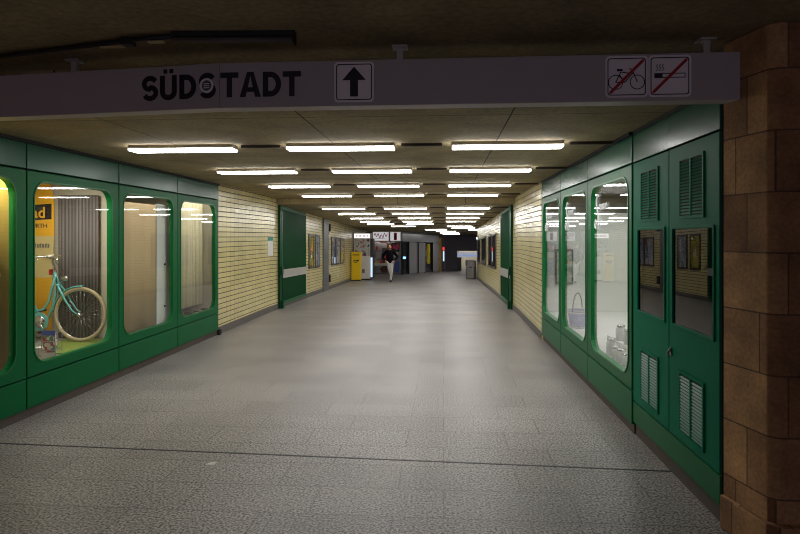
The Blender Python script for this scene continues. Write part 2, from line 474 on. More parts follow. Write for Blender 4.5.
# sandstone pillar where the passage begins, and its plain twin out of frame on the other side
m = MB()
px0, py0, py1 = 1.90, 3.76, 4.135
m.prism([(1.812, py1), (px0, py0), (px0 + .05, py0 - .04), (3.6, py0 - .04), (3.6, py1)], lambda a, b, d: Vector((a, b, d)), 0, FRONT_H)
m.prism([(1.79, py1 - .0), (px0 - .022, py0 - .03), (px0 + .05, py0 - .09), (3.6, py0 - .09), (3.6, py1)], lambda a, b, d: Vector((a, b, d)), 0, .22)
struct(m.build('pillar', M_STONE, bevel=.012))
m = MB().box(3.6, 3.9, -4, 4.22, 0, FRONT_H)
struct(m.build('wall_entrance', M_STONE))
m = MB().box(-4.9, XL, -4, 4.2, 0, FRONT_H)
struct(m.build('wall_entrance', M_STONE))

def strip_wall(name, pts, z0, z1, th, mat, breaks=True):
    m = MB()
    for (x0, y0), (x1, y1) in zip(pts, pts[1:]):
        m.hexa([(x0, y0, z0), (x1, y1, z0), (x1 + th, y1, z0), (x0 + th, y0, z0), (x0, y0, z1), (x1, y1, z1), (x1 + th, y1, z1), (x0 + th, y0, z1)])
    return struct(m.build(name, mat, warp=True))
LP = [(wall_x(y), y) for y in (11.54, 15, 39)]
strip_wall('wall_left', LP, 0, H, -.25, M_TILE)
RP = [(1.79, 11.44), (1.80, 15), (1.80, 33.6)]
strip_wall('wall_right', RP, 0, H, .25, M_TILE)
strip_wall('baseboard_left', [(x + .015, y) for x, y in LP], 0, .14, -.015, M_PLINTH_G)
strip_wall('baseboard_right', [(x - .015, y) for x, y in RP], 0, .14, .015, M_PLINTH_G)
# recessed stone plinth under the shop fronts
struct(MB().box(XL - .25, XL - .025, 4.2, 11.53, 0, .10).build('baseboard_left', M_PLINTH))
struct(MB().box(XR + .03, XR + .25, 6.02, 11.43, 0, .10).build('baseboard_right', M_PLINTH))
struct(MB().box(1.83, XR + .30, 4.14, 6.0, 0, .129).build('baseboard_right', M_PLINTH))
struct(MB().box(XL - .02, XL + .035, 11.46, 11.56, 0, .1).build('trim_1', M_BLACK))

struct(MB().box(XL - .08, XL + .02, 4.42, 11.5, H - .034, H).build('trim_4', M_BLACK))
struct(MB().box(XR - .02, XR + .08, 6.02, 11.4, H - .034, H).build('trim_5', M_BLACK))
struct(MB().box(1.795, 1.9, 4.42, 5.99, H - .034, H).build('trim_5', M_BLACK))
# show-window rooms behind the green fronts
XB = -6.6
struct(MB().box(XB - .1, XB, 4.2, 11.6, .0, H).build('wall_shop_back', M_CREAM))
struct(MB().box(XB, XL - .26, 4.2, 11.54, .40, .5).build('shop_floor', M_SILL))
struct(MB().box(XB, XL - .09, 4.2, 11.54, 2.66, 2.72).build('shop_ceiling', M_CREAM))
for yp in (6.25, 8.10, 9.85):
    struct(MB().box(XB, XL - .10, yp, yp + .08, .5, 2.66).build('wall_partition', M_CREAM))
struct(MB().box(XB, XL - .07, 11.47, 11.54, .0, 2.66).build('wall_partition', M_CREAM))
struct(MB().box(XB, XL - .07, 4.2, 4.26, .0, 2.66).build('wall_partition', M_CREAM))
XW = 3.3
struct(MB().box(XW, XW + .1, 6.0, 11.6, 0, 2.32).build('wall_shop_back', M_WHITE))
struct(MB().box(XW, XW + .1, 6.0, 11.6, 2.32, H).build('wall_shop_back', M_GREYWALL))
struct(MB().box(XR + .26, XW, 6.1, 11.36, .42, .52).build('shop_floor', M_SILL_W))
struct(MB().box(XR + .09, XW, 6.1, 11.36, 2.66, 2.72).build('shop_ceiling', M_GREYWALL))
struct(MB().box(XR + .07, XW, 11.36, 11.43, 0, 2.32).build('wall_partition', M_WHITE))
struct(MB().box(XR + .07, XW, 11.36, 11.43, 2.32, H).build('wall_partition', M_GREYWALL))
struct(MB().box(XR + .12, XW, 6.02, 6.1, 0, H).build('wall_partition', M_WHITE))
# inner sills that carry the goods
struct(MB().box(XL - .26, XL - .055, 4.3, 11.47, .40, .5).build('trim_2', M_SILL))
struct(MB().box(XR + .055, XR + .26, 6.1, 11.36, .42, .52).build('trim_3', M_SILL_W))

# metal expansion joint across the floor
m = MB()
m.hexa([(XL, 5.34, -.02), (1.85, 5.08, -.02), (1.85, 5.10, -.02), (XL, 5.36, -.02), (XL, 5.34, .003), (1.85, 5.08, .003), (1.85, 5.10, .003), (XL, 5.36, .003)])
struct(m.build('floor_joint_strip', M_JOINT))

# ================================================================ green shop-front units
def frame_fn(X, s):                 # a along the passage, b up, d into the shop
    return lambda a, b, d: Vector((X + s*d, a, b))
def shop_unit(X, s, y0, y1, label, group):
    fr = frame_fn(X, s)
    t = thing('display_cabinet', label, 'shop window', (X, (y0 + y1)/2, .10), group)
    g = .008
    wy0, wy1, wz0, wz1 = y0 + .105, y1 - .155, .53, 2.495
    MB().prism([(y0 + g, 2.60), (y1 - g, 2.60), (y1 - g, H - .035), (y0 + g, H - .035)], fr, 0, .05).build('header_panel', M_GREEN_HI, t, bevel=.006)
    MB().holed(y0 + g, y1 - g, .425, 2.585, rrect(wy0, wy1, wz0, wz1, .20), fr, 0, .05).build('frame_panel', M_GREEN, t, bevel=.006)
    MB().prism([(y0 + g, .10), (y1 - g, .10), (y1 - g, .41), (y0 + g, .41)], fr, 0, .05).build('kick_panel', M_GREEN, t, bevel=.006)
    MB().holed(y0, y1, .10, H - .005, rrect(wy0 - .01, wy1 + .01, wz0 - .01, wz1 + .01, .21), fr, .05, .066).build('backing_sheet', M_BLACK, t)
    MB().ring(rrect(wy0, wy1, wz0, wz1, .20), rrect(wy0 + .016, wy1 - .016, wz0 + .016, wz1 - .016, .184), fr, -.006, .07).build('gasket', M_GREEN_RIM, t)
    return MB().prism(rrect(wy0 + .01, wy1 - .01, wz0 + .01, wz1 - .01, .19), fr, .018, .026).build('pane', M_GLASS, t)
LY = [4.27, 6.07, 7.88, 9.69, 11.5]
LL = ['green shop window with an ochre cloth behind the glass, cut by the picture edge',
      'green shop window showing a teal bicycle and a yellow flag',
      'green shop window with a plain brown cloth behind the glass',
      'green shop window with cream curtains, next to the yellow tiles']
for i in range(4):
    shop_unit(XL, -1, LY[i], LY[i + 1], LL[i], 'green shop windows along the passage')
RY = [6.0, 7.8, 9.6, 11.4]
RL = ['green shop window with glass jars at its foot, beside the louvred cabinet',
      'green shop window holding a blue and white basket',
      'narrow-looking green shop window with white interior beside the tiled wall and gate']
RPANES = []
for i in range(3):
    RPANES.append(shop_unit(XR, 1, RY[i], RY[i + 1], RL[i], 'green shop windows along the passage'))

# ---- louvred electrical cabinet
def louvre_cabinet():
    X = 1.800; fr = frame_fn(X, 1)
    y0, ym, y1 = 4.15, 5.06, 5.998
    t = thing('louvre_cabinet', 'tall green double-door cabinet with louvres and dark glass beside the sandstone pillar', 'cabinet', (X, (y0 + y1)/2, .13))
    MB().prism([(y0, 2.60), (y1, 2.60), (y1, H - .035), (y0, H - .035)], fr, 0, .05).build('header_panel', M_GREEN_HI, t, bevel=.005)
    MB().prism([(y0, .13), (y1, .13), (y1, .325), (y0, .325)], fr, 0, .05).build('kick_panel', M_GREEN, t, bevel=.005)
    MB().box(X + .25, X + .28, y0 + .02, y1, .13, H).box(X + .05, X + .25, y1 - .03, y1 - .01, .13, H).box(X + .05, X + .25, y0, y0 + .02, .13, H).build('carcass', M_BLACK, t)
    for k, (a0, a1, ga0, ga1, pa0, pa1) in enumerate(((y0, ym, 4.38, 4.83, 4.24, 4.965), (ym, y1, 5.29, 5.75, 5.155, 5.83))):
        g = .006
        hole = rrect(pa0, pa1, 1.215, 1.955, .012, 2)
        d = MB().holed(a0 + g, a1 - g, .337, 2.588, hole, fr, 0, .045).build('door', M_GREEN_CAB, t, bevel=.004)
        MB().ring(rrect(pa0 - .022, pa1 + .022, 1.193, 1.977, .012, 2), rrect(pa0, pa1, 1.215, 1.955, .006, 2), fr, -.010, .0).build('pane_frame', M_GREEN_CAB, d, bevel=.004)
        MB().prism([(pa0 + .001, 1.216), (pa1 - .001, 1.216), (pa1 - .001, 1.954), (pa0 + .001, 1.954)], fr, .004, .010).build('pane', M_GLASS_DK, d)
        MB().prism([(pa0 - .02, 1.19), (pa1 + .02, 1.19), (pa1 + .02, 1.98), (pa0 - .02, 1.98)], fr, .046, .05).build('blind_back', M_DARKWALL, d)
        for (b0, b1) in ((2.03, 2.49), (.40, .88)):
            gm = MB()
            am = (ga0 + ga1)/2
            gm.ring([(ga0, b0), (ga1, b0), (ga1, b1), (ga0, b1)], [(ga0 + .022, b0 + .022), (ga1 - .022, b0 + .022), (ga1 - .022, b1 - .022), (ga0 + .022, b1 - .022)], fr, -.012, 0)
            gm.prism([(am - .012, b0 + .02), (am + .012, b0 + .02), (am + .012, b1 - .02), (am - .012, b1 - .02)], fr, -.014, 0)
            gr = gm.build('louvre_grille', M_GREEN_CAB, d)
            ns = 17
            sm = MB()
            for q in range(ns):
                z = b0 + .03 + (b1 - b0 - .06)*(q + .5)/ns
                for (c0, c1) in ((ga0 + .024, am - .012), (am + .012, ga1 - .024)):
                    sm.hexa([fr(c0, z - .012, -.011), fr(c1, z - .012, -.011), fr(c1, z + .001, -.004), fr(c0, z + .001, -.004),
                             fr(c0, z - .010, -.0122), fr(c1, z - .010, -.0122), fr(c1, z + .003, -.0052), fr(c0, z + .003, -.0052)])
            sm.build('slats', M_SLAT if b0 < 1 else M_GREEN_CAB, gr)
            MB().prism([(ga0 + .02, b0 + .02), (ga1 - .02, b0 + .02), (ga1 - .02, b1 - .02), (ga0 + .02, b1 - .02)], fr, -.0015, -.0005).build('dark_mesh', M_BLACK, gr)
        if k == 0:
            h = MB().prism(rrect(4.99, 5.02, .95, 1.02, .01, 3), fr, -.010, 0)
            h.lathe([(.011, 0), (.011, -.012)], fr(5.005, .995, -.010), 12, 'x')
            h.tube([fr(5.005, .985, -.015), fr(5.005, .985, -.028), fr(5.005, .945, -.028)], .006)
            h.build('door_handle', M_GREYMET, d)
    # black joint against the pillar
    MB().box(X + .01, X + .20, 4.138, 4.147, .13, H - .004).build('edge_strip', M_BLACK, t)
louvre_cabinet()

# ================================================================ hanging sign beam
def beam():
    pts = [(1.848, 3.97), (-1.49, 3.985), (XL + .01, 4.32)]
    t = thing('sign_beam', 'long grey hanging beam lettered with the district name across the passage entrance', 'sign', (-.8, 4.0, 2.752))
    zb, zt, dp = 2.752, 3.052, .13
    for i in range(2):
        (xa, ya), (xb, yb) = pts[i], pts[i + 1]
        xa -= .0015; xb += .0015
        MB().hexa([(xb, yb, zb), (xa, ya, zb), (xa, ya + dp, zb), (xb, yb + dp, zb), (xb, yb, zt), (xa, ya, zt), (xa, ya + dp, zt), (xb, yb + dp, zt)]).build('beam_panel', M_BEAM, t, bevel=.004)
    for x, y in ((-2.62, 4.19), (-.29, 4.04), (1.66, 4.03)):
        MB().box(x - .02, x + .02, y - .02, y + .02, zt, FRONT_H).box(x - .05, x + .05, y - .05, y + .05, FRONT_H - .012, FRONT_H).build('hanger', M_SILVER, t)
    # writing: the beam is jointed in the middle of the word
    def face(i):
        a = Vector((pts[i + 1][0], pts[i + 1][1], 0)); b = Vector((pts[i][0], pts[i][1], 0))
        e = (b - a).normalized(); n = Vector((e.y, -e.x, 0))
        return a, e, n
    aL, eL, nL = face(1); aR, eR, nR = face(0)
    lenL = (Vector((pts[1][0], pts[1][1], 0)) - aL).length
    frL = lambda a0: (lambda a, b, d: aL + eL*(a0 + a) + nL*d + Vector((0, 0, 2.822 + b)))
    frR = lambda a0: (lambda a, b, d: aR + eR*(a0 + a) + nR*d + Vector((0, 0, 2.822 + b)))
    m = MB()
    def arc(cx, cy, rx, ry, d0, d1, n=12):
        return [(cx + rx*math.cos(math.radians(d0 + (d1 - d0)*i/n)), cy + ry*math.sin(math.radians(d0 + (d1 - d0)*i/n))) for i in range(n + 1)]
    def ribbon(pts, w, fr):
        P = [Vector(p) for p in pts]; lo = []; hi = []
        for i, p in enumerate(P):
            t_ = (P[min(i + 1, len(P) - 1)] - P[max(i - 1, 0)]).normalized(); n_ = Vector((-t_.y, t_.x))*w/2
            lo.append(tuple(p - n_)); hi.append(tuple(p + n_))
        for i in range(len(P) - 1):
            m.prism([lo[i], lo[i + 1], hi[i + 1], hi[i]], fr, 0, .003)
    h, w = .165, .036
    def put(ch, x, fr0):
        fr = lambda a, b, d: fr0(a + x, b, d)
        bar = lambda a0, a1, b0, b1: m.prism([(a0, b0), (a1, b0), (a1, b1), (a0, b1)], fr, 0, .003)
        if ch == 'S':
            cx = .062; r = .044
            ribbon(arc(cx, h - w*.42 - .036, r, .038, 25, 262) + arc(cx, w*.42 + .037, r, .038, 82, -155), w*.95, fr)
        elif ch in 'UÜ':
            ribbon([(.018, h), (.018, .055)] + arc(.062, .055, .044, .040, 180, 360) + [(.106, .055), (.106, h)], w, fr)
            if ch == 'Ü':
                bar(.026, .054, h + .014, h + .042); bar(.070, .098, h + .014, h + .042)
        elif ch == 'D':
            bar(0, w, 0, h)
            ribbon([(.0, h - w/2), (.045, h - w/2)] + arc(.050, h/2, .055, h/2 - w/2, 90, -90, 16) + [(.045, w/2), (0, w/2)], w, fr)
        elif ch == 'T':
            bar(0, .122, h - w, h); bar(.061 - w/2, .061 + w/2, 0, h - w + .001)
        elif ch == 'A':
            m.prism([(0, 0), (.040, 0), (.072, h*.86), (.072, h), (.050, h)], fr, 0, .003)
            m.prism([(.144, 0), (.094, h), (.072, h), (.072, h*.86), (.104, 0)], fr, 0, .003)
            bar(.035, .110, .034, .064)
    for ch, x in (('S', -.573), ('Ü', -.436), ('D', -.292), ('S', -.150)):
        put(ch, x, frL(lenL))
    for ch, x in (('T', .006), ('A', .137), ('D', .294), ('T', .428)):
        put(ch, x, frR(0))
    m.build('lettering', M_INK, t)
    return aL, eL, nL, lenL, aR, eR, nR
aL, eL, nL, lenL, aR, eR, nR = beam()
# round sticker over the S
def st_fr(a, b, d):
    return aL + eL*(lenL - .092 + a) + nL*(d + .004) + Vector((0, 0, 2.905 + b))
t = thing('round_sticker', 'small round pale sticker stuck over the second S of the beam lettering', 'sticker', st_fr(0, -.045, 0))
circ = lambda r, n=28: [(r*math.cos(2*PI*i/n), r*math.sin(2*PI*i/n)) for i in range(n)]
MB().ring(circ(.050), circ(.035), st_fr, 0, .002).build('sticker_rim', M_SIGNW, t)
MB().prism(circ(.035), st_fr, 0, .0015).build('sticker_face', paint('sticker_grey', (.10, .11, .12, 1), .6, var=.5, scale=60), t)
m = MB()
for k in range(3):
    m.prism([(-.02, -.018 + k*.014), (.02, -.018 + k*.014), (.02, -.012 + k*.014), (-.02, -.012 + k*.014)], st_fr, .0015, .0025)
m.build('sticker_print', M_SIGNW, t)

def square_sign(name, label, cx, cz, size, deco):
    fr = lambda a, b, d: Vector((cx, 3.9735 + (cx - .2)*-.0044, cz)) + eR*a + nR*d + Vector((0, 0, b))
    h = size/2
    t = thing(name, label, 'sign', fr(0, -h, 0), 'square pictogram signs on the beam')
    MB().prism(rrect(-h, h, -h, h, .025), fr, 0, .006).build('sign_plate', M_SIGNW, t)
    MB().ring(rrect(-h + .013, h - .013, -h + .013, h - .013, .018), rrect(-h + .019, h - .019, -h + .019, h - .019, .014), fr, .006, .0072).build('border', M_INK, t)
    deco(t, fr, h)
def arrow(t, fr, h):
    MB().prism([(-.026, -.095), (.026, -.095), (.026, .012), (.078, .012), (0, .10), (-.078, .012), (-.026, .012)], fr, .006, .0075).build('arrow', M_INK, t)
def slash(t, fr, h):
    k = h - .024; w = .013
    MB().prism([(-k, -k + w), (-k, -k), (-k + w, -k), (k, k - w), (k, k), (k - w, k)], fr, .0075, .0088).build('red_slash', M_RED, t)
def seg(m, fr, a, b, w, d0=.006, d1=.0074):
    a = Vector(a); b = Vector(b); n = Vector((-(b - a).y, (b - a).x)).normalized()*w/2
    m.prism([tuple(a + n), tuple(b + n), tuple(b - n), tuple(a - n)], fr, d0, d1)
def nobike(t, fr, h):
    m = MB()
    for cx in (-.068, .066):
        m.ring([(cx + x, -.035 + y) for x, y in circ(.047)], [(cx + x, -.035 + y) for x, y in circ(.0415)], fr, .006, .0074)
    for a, b, w in (((-.068, -.035), (-.036, .030), .006), ((-.036, .030), (.040, .018), .006), ((-.045, .012), (-.012, -.035), .006), ((-.012, -.035), (.045, .026), .006),
                    ((.066, -.035), (.034, .045), .006), ((.015, .050), (.040, .044), .006), ((-.068, -.035), (-.012, -.035), .006), ((-.06, .042), (-.025, .042), .014)):
        seg(m, fr, a, b, w)
    m.build('bicycle_symbol', M_INK, t); slash(t, fr, h)
def nosmoke(t, fr, h):
    m = MB()
    m.ring([(-.095, -.012), (.095, -.012), (.095, .018), (-.095, .018)], [(-.09, -.007), (.09, -.007), (.09, .013), (-.09, .013)], fr, .006, .0074)
    m.prism([(-.095, -.012), (-.045, -.012), (-.045, .018), (-.095, .018)], fr, .006, .0074)
    for k in range(3):
        x = -.085 + k*.018
        for a, b in (((x, .032), (x + .014, .048)), ((x + .014, .048), (x, .060)), ((x, .060), (x + .012, .074))):
            seg(m, fr, a, b, .004)
    m.build('cigarette_symbol', M_INK, t); slash(t, fr, h)
square_sign('arrow_sign', 'white square sign with a black arrow pointing up', -.586, 2.906, .262, arrow)
square_sign('prohibition_sign', 'square sign with a bicycle crossed out in red', 1.150, 2.906, .262, nobike)
square_sign('prohibition_sign', 'square sign with a smoking cigarette crossed out in red', 1.415, 2.906, .262, nosmoke)

# unlit batten and cable run on the dark ceiling in front of the beam
t = thing('batten_lamp', 'unlit brown batten lamp on the dark ceiling above the beam', 'lamp', (-1.28, 3.62, FRONT_H - .06))
e0, e1 = Vector((-1.66, 3.66, 0)), Vector((-.92, 3.70, 0))
d = (e1 - e0).normalized(); n = Vector((-d.y, d.x, 0))
def bx(m, a, b, w, z0, z1):
    m.hexa([a - n*w + Vector((0, 0, z0)), b - n*w + Vector((0, 0, z0)), b + n*w + Vector((0, 0, z0)), a + n*w + Vector((0, 0, z0)),
            a - n*w + Vector((0, 0, z1)), b - n*w + Vector((0, 0, z1)), b + n*w + Vector((0, 0, z1)), a + n*w + Vector((0, 0, z1))])
m = MB(); bx(m, e0, e1, .035, FRONT_H - .03, FRONT_H); m.build('housing', M_DKMETAL, t)
MB().tube([e0 + Vector((0, 0, FRONT_H - .045)), e1 + Vector((0, 0, FRONT_H - .045))], .018).build('tube', M_TUBEOFF, t)
m = MB(); bx(m, e1, e1 + d*.012, .035, FRONT_H - .07, FRONT_H); m.build('end_cap', M_BLACK, t)
t = thing('cable_run', 'dark cable with pale tags running along the ceiling to the unlit batten', 'cable', (-2.4, 3.6, FRONT_H - .03))
MB().tube([(-4.3, 4.13, FRONT_H - .02), (-3.3, 4.05, FRONT_H - .025), (-2.5, 3.86, FRONT_H - .02), (-1.9, 3.70, FRONT_H - .022), (-1.665, 3.66, FRONT_H - .022)], .016).build('cable', M_INK, t)
MB().box(-2.02, -1.95, 3.70, 3.76, FRONT_H - .05, FRONT_H - .003).build('clip', M_DKMETAL, t)
MB().box(-1.83, -1.73, 3.67, 3.70, FRONT_H - .054, FRONT_H - .042).build('tag', M_TAGY, t)
MB().box(-2.19, -2.02, 3.76, 3.78, FRONT_H - .05, FRONT_H - .040).build('tag', M_TAGY, t)

# ================================================================ ceiling lights
def ceil_z(y):
    return (H if y < 15.75 else H - .15) + zf(y)
LG = 'strip lights on the passage ceiling'
base = thing('ceiling_light', '', 'ceiling light', (0, 0, 0), LG)
MB().box(-.583, .583, -.102, .102, -.038, 0).build('housing', M_HOUSING, base, bevel=.004)
MB().box(-.58, .58, -.10, .10, -.060, -.038).build('diffuser', M_LAMP, base)
MB().box(.66, 1.10, -.022, .022, -.03, 0).build('connector_bar', M_BROWNBAR, base)
rows = []
ords = ['first', 'second', 'third', 'fourth', 'fifth', 'sixth', 'seventh', 'eighth', 'ninth']
cols = [(-2.79, 'on the bicycle-window side'), (-1.06, 'in the middle'), (.67, 'on the white-window side')]
for r, y in enumerate((6.62, 9.02, 11.7, 14.5, 16.95, 19.5, 22.1, 24.6)):
    for x, w in cols:
        rows.append((x - (.10 if x < -2 else .06 if x < 0 else 0)*(r == 0), y, 'white strip light in the %s row behind the beam, %s' % (ords[r], w)))
rows += [(-2.80, 27.0, 'white strip light in the ninth row behind the beam, on the bicycle-window side'),
         (-1.05, 27.0, 'white strip light in the ninth row behind the beam, in the middle'),
         (-1.95, 29.4, 'short-looking strip light near the pink shop sign'),
         (.75, 29.4, 'strip light above the far end of the tiled wall with dark frames'),
         (.98, 31.8, 'strip light just before the two steel bins'),
         (-.45, 34.5, 'strip light above the grey shop doors, first past the wall end'),
         (1.95, 34.5, 'strip light half hidden behind the corner near the steel bins'),
         (.10, 37.6, 'strip light over the far passage, first of three close together'),
         (.35, 40.4, 'strip light over the far passage, second of three close together'),
         (.50, 43.2, 'strip light over the far passage, last of three close together')]
for i, (x, y, lab) in enumerate(rows):
    if i == 0:
        base.location = (x, y, ceil_z(y)); base['label'] = lab
    else:
        copy_tree(base, (x, y, ceil_z(y)), lab)

# ================================================================ goods behind the glass, bicycle side
def sheet(name, label, cat, x0, x1, y, z0, z1, mat, folds=0, amp=.0, th=.012, group=None, parent=None, vertical_axis='x'):
    """hanging cloth, gently folded, with thickness"""
    m = MB(); n = max(2, folds*8) if folds else 2
    ring = []
    for i in range(n + 1):
        f = i/n
        off = amp*math.sin(f*folds*2*PI) + amp*.5*math.sin(f*folds*3.7*PI + 1)
        ring.append((f, off))
    vs = []
    for f, off in ring:
        for dz, zz in ((0, z0), (1, z1)):
            for o2 in (0, th):
                if vertical_axis == 'x': vs.append((x0 + (x1 - x0)*f, y + off + o2, zz))
                else: vs.append((y + off + o2, x0 + (x1 - x0)*f, zz))
    fs = []
    for i in range(n):
        a = i*4; b = a + 4
        fs += [(a, b, b + 2, a + 2), (a + 1, a + 3, b + 3, b + 1), (a + 2, b + 2, b + 3, a + 3), (a, a + 1, b + 1, b)]
    fs += [(0, 2, 3, 1), (n*4, n*4 + 1, n*4 + 3, n*4 + 2)]
    m.add(vs, fs, folds > 0)
    o = m.build(name, mat, parent)
    if label: tag(o, label, cat, group)
    return o
sheet('hanging_cloth', 'ochre yellow cloth hanging in the shop window cut by the picture edge', 'cloth', 4.32, 6.15, -4.56, .5, 2.62, M_YELCLOTH, 5, .006, vertical_axis='y')
o = MB().lathe([(.02, 0), (.028, .012), (.02, .03), (.006, .034)], (-4.542, 5.93, 1.50), 14, 'x').build('cloth_hook', M_CREAMPLA)
tag(o, 'small round pale hook on the ochre cloth', 'hook')
o = MB().box(-4.58, -4.54, 6.16, 6.22, .5, 2.62).build('edge_batten', M_WHITE)
tag(o, 'narrow white batten beside the ochre cloth', 'batten')
sheet('lamella_curtain', 'grey ribbed curtain hanging behind the teal bicycle', 'curtain', -5.27, -4.70, 8.04, .5, 2.46, M_GREYCURT, 9, .005)
sheet('hanging_cloth', 'plain brown cloth filling the window beside the bicycle window', 'cloth', 7.90, 9.22, -4.47, .5, 2.38, M_BROWNCLOTH, 3, .006, vertical_axis='y')
t = thing('upright_panel', 'narrow white upright panel with two dark knobs beside the brown cloth', 'panel', (-4.48, 9.45, .5))
t['kind'] = 'thing'
MB().box(-4.50, -4.46, 9.25, 9.66, .5, 2.40).build('panel_face', M_WHITE, t)
for z in (1.45, .78):
    MB().lathe([(.014, 0), (.018, .01), (.010, .025)], (-4.46, 9.50, z), 12, 'x').build('knob', M_DKMETAL, t)
t = thing('curtain', 'cream folded curtains behind the last window before the yellow tiles', 'curtain', (-4.62, 10.6, .6))
sheet('curtain_drop', None, None, 9.96, 11.44, -4.62, .62, 2.60, M_CREAMCURT, 9, .036, parent=t, vertical_axis='y')
MB().tube([(-4.615, 9.95, 2.62), (-4.615, 11.46, 2.62)], .012).build('rail', M_CHROME, t)
# bits lying on the sills
random.seed(3)
for k in range(7):
    y = 10.0 + k*.19; w = random.uniform(.035, .07)
    o = MB().box(-4.50, -4.42, y - w, y + w, .5, .5 + random.uniform(.03, .07)).build('small_box', random.choice([M_DARKBIT, M_OAK, M_GREYMET, M_DARKBIT]), bevel=.006)
    tag(o, 'small dark carton in the row along the sill under the cream curtains', 'box', 'cartons under the cream curtains')
for k, (y, mt, cn) in enumerate(((8.20, M_DARKBIT, 'dark'), (8.29, M_REDBIT, 'red'), (8.40, M_YELBIT, 'yellow'), (8.52, M_FLAGP, 'pale'))):
    o = MB().ball((-4.40, y, .522), .022, .05, .022).build('wrapped_sweet', mt)
    tag(o, '%s wrapped piece lying at the foot of the brown-cloth window' % cn, 'sweet')

# yellow flag
t = thing('beach_flag', 'tall yellow beach flag with black lettering beside the bicycle', 'flag', (-5.55, 8.0, .5))
fy = 8.0
def flag_poly(z0, z1):
    def xr(z):
        return -5.30 - (.10*((z - 2.30)/.4)**2 if z > 2.30 else 0) - .03*(1 if z < 1.9 else 0)*min(1, (1.9 - z)/.6 if z < 1.9 else 0)
    zs = [z0 + (z1 - z0)*i/8 for i in range(9)]
    return [(-5.95, z0)] + [(xr(z), z) for z in zs] + [(-5.95, z1)]
ff = lambda a, b, d: Vector((a, fy - d, b))
MB().prism(flag_poly(1.90, 2.64), ff, 0, .006).build('flag_top', M_FLAGY, t)
MB().prism(flag_poly(1.33, 1.90), ff, 0, .006).build('flag_middle', M_FLAGP, t)
MB().prism(flag_poly(.62, 1.33), ff, 0, .006).build('flag_foot', M_FLAGO, t)
MB().prism([(-5.86, 2.10), (-5.335, 2.13), (-5.335, 2.34), (-5.86, 2.31)], ff, .006, .008).build('black_block', M_INK, t)
m = MB(); text_mb(m, 'rad', .21, lambda a, b, d: ff(-5.70 + a, 2.15 + b, .008 + d), .002, .004, 1.0); m.build('lettering', M_FLAGY, t)
m = MB(); text_mb(m, 'FÜRTH', .085, lambda a, b, d: ff(-5.66 + a, 2.01 + b, .006 + d), .002, .001, 1.0); m.build('lettering', M_INK, t)
m = MB()
for k in range(7):
    m.prism([(-5.62 + k*.038, 1.74), (-5.595 + k*.038, 1.74), (-5.595 + k*.038, 1.79 + .015*(k % 2)), (-5.62 + k*.038, 1.79)], ff, .006, .008)
m.build('small_print', M_GREYMET, t)
MB().tube([(-5.96, fy, .5), (-5.96, fy, 2.45), (-5.85, fy, 2.62), (-5.6, fy, 2.655)], .010).build('flag_pole', M_CHROME, t)
MB().lathe([(.10, 0), (.10, .015), (.02, .03), (.015, .10)], (-5.96, fy - .04, .5), 20).build('base', M_DKMETAL, t)

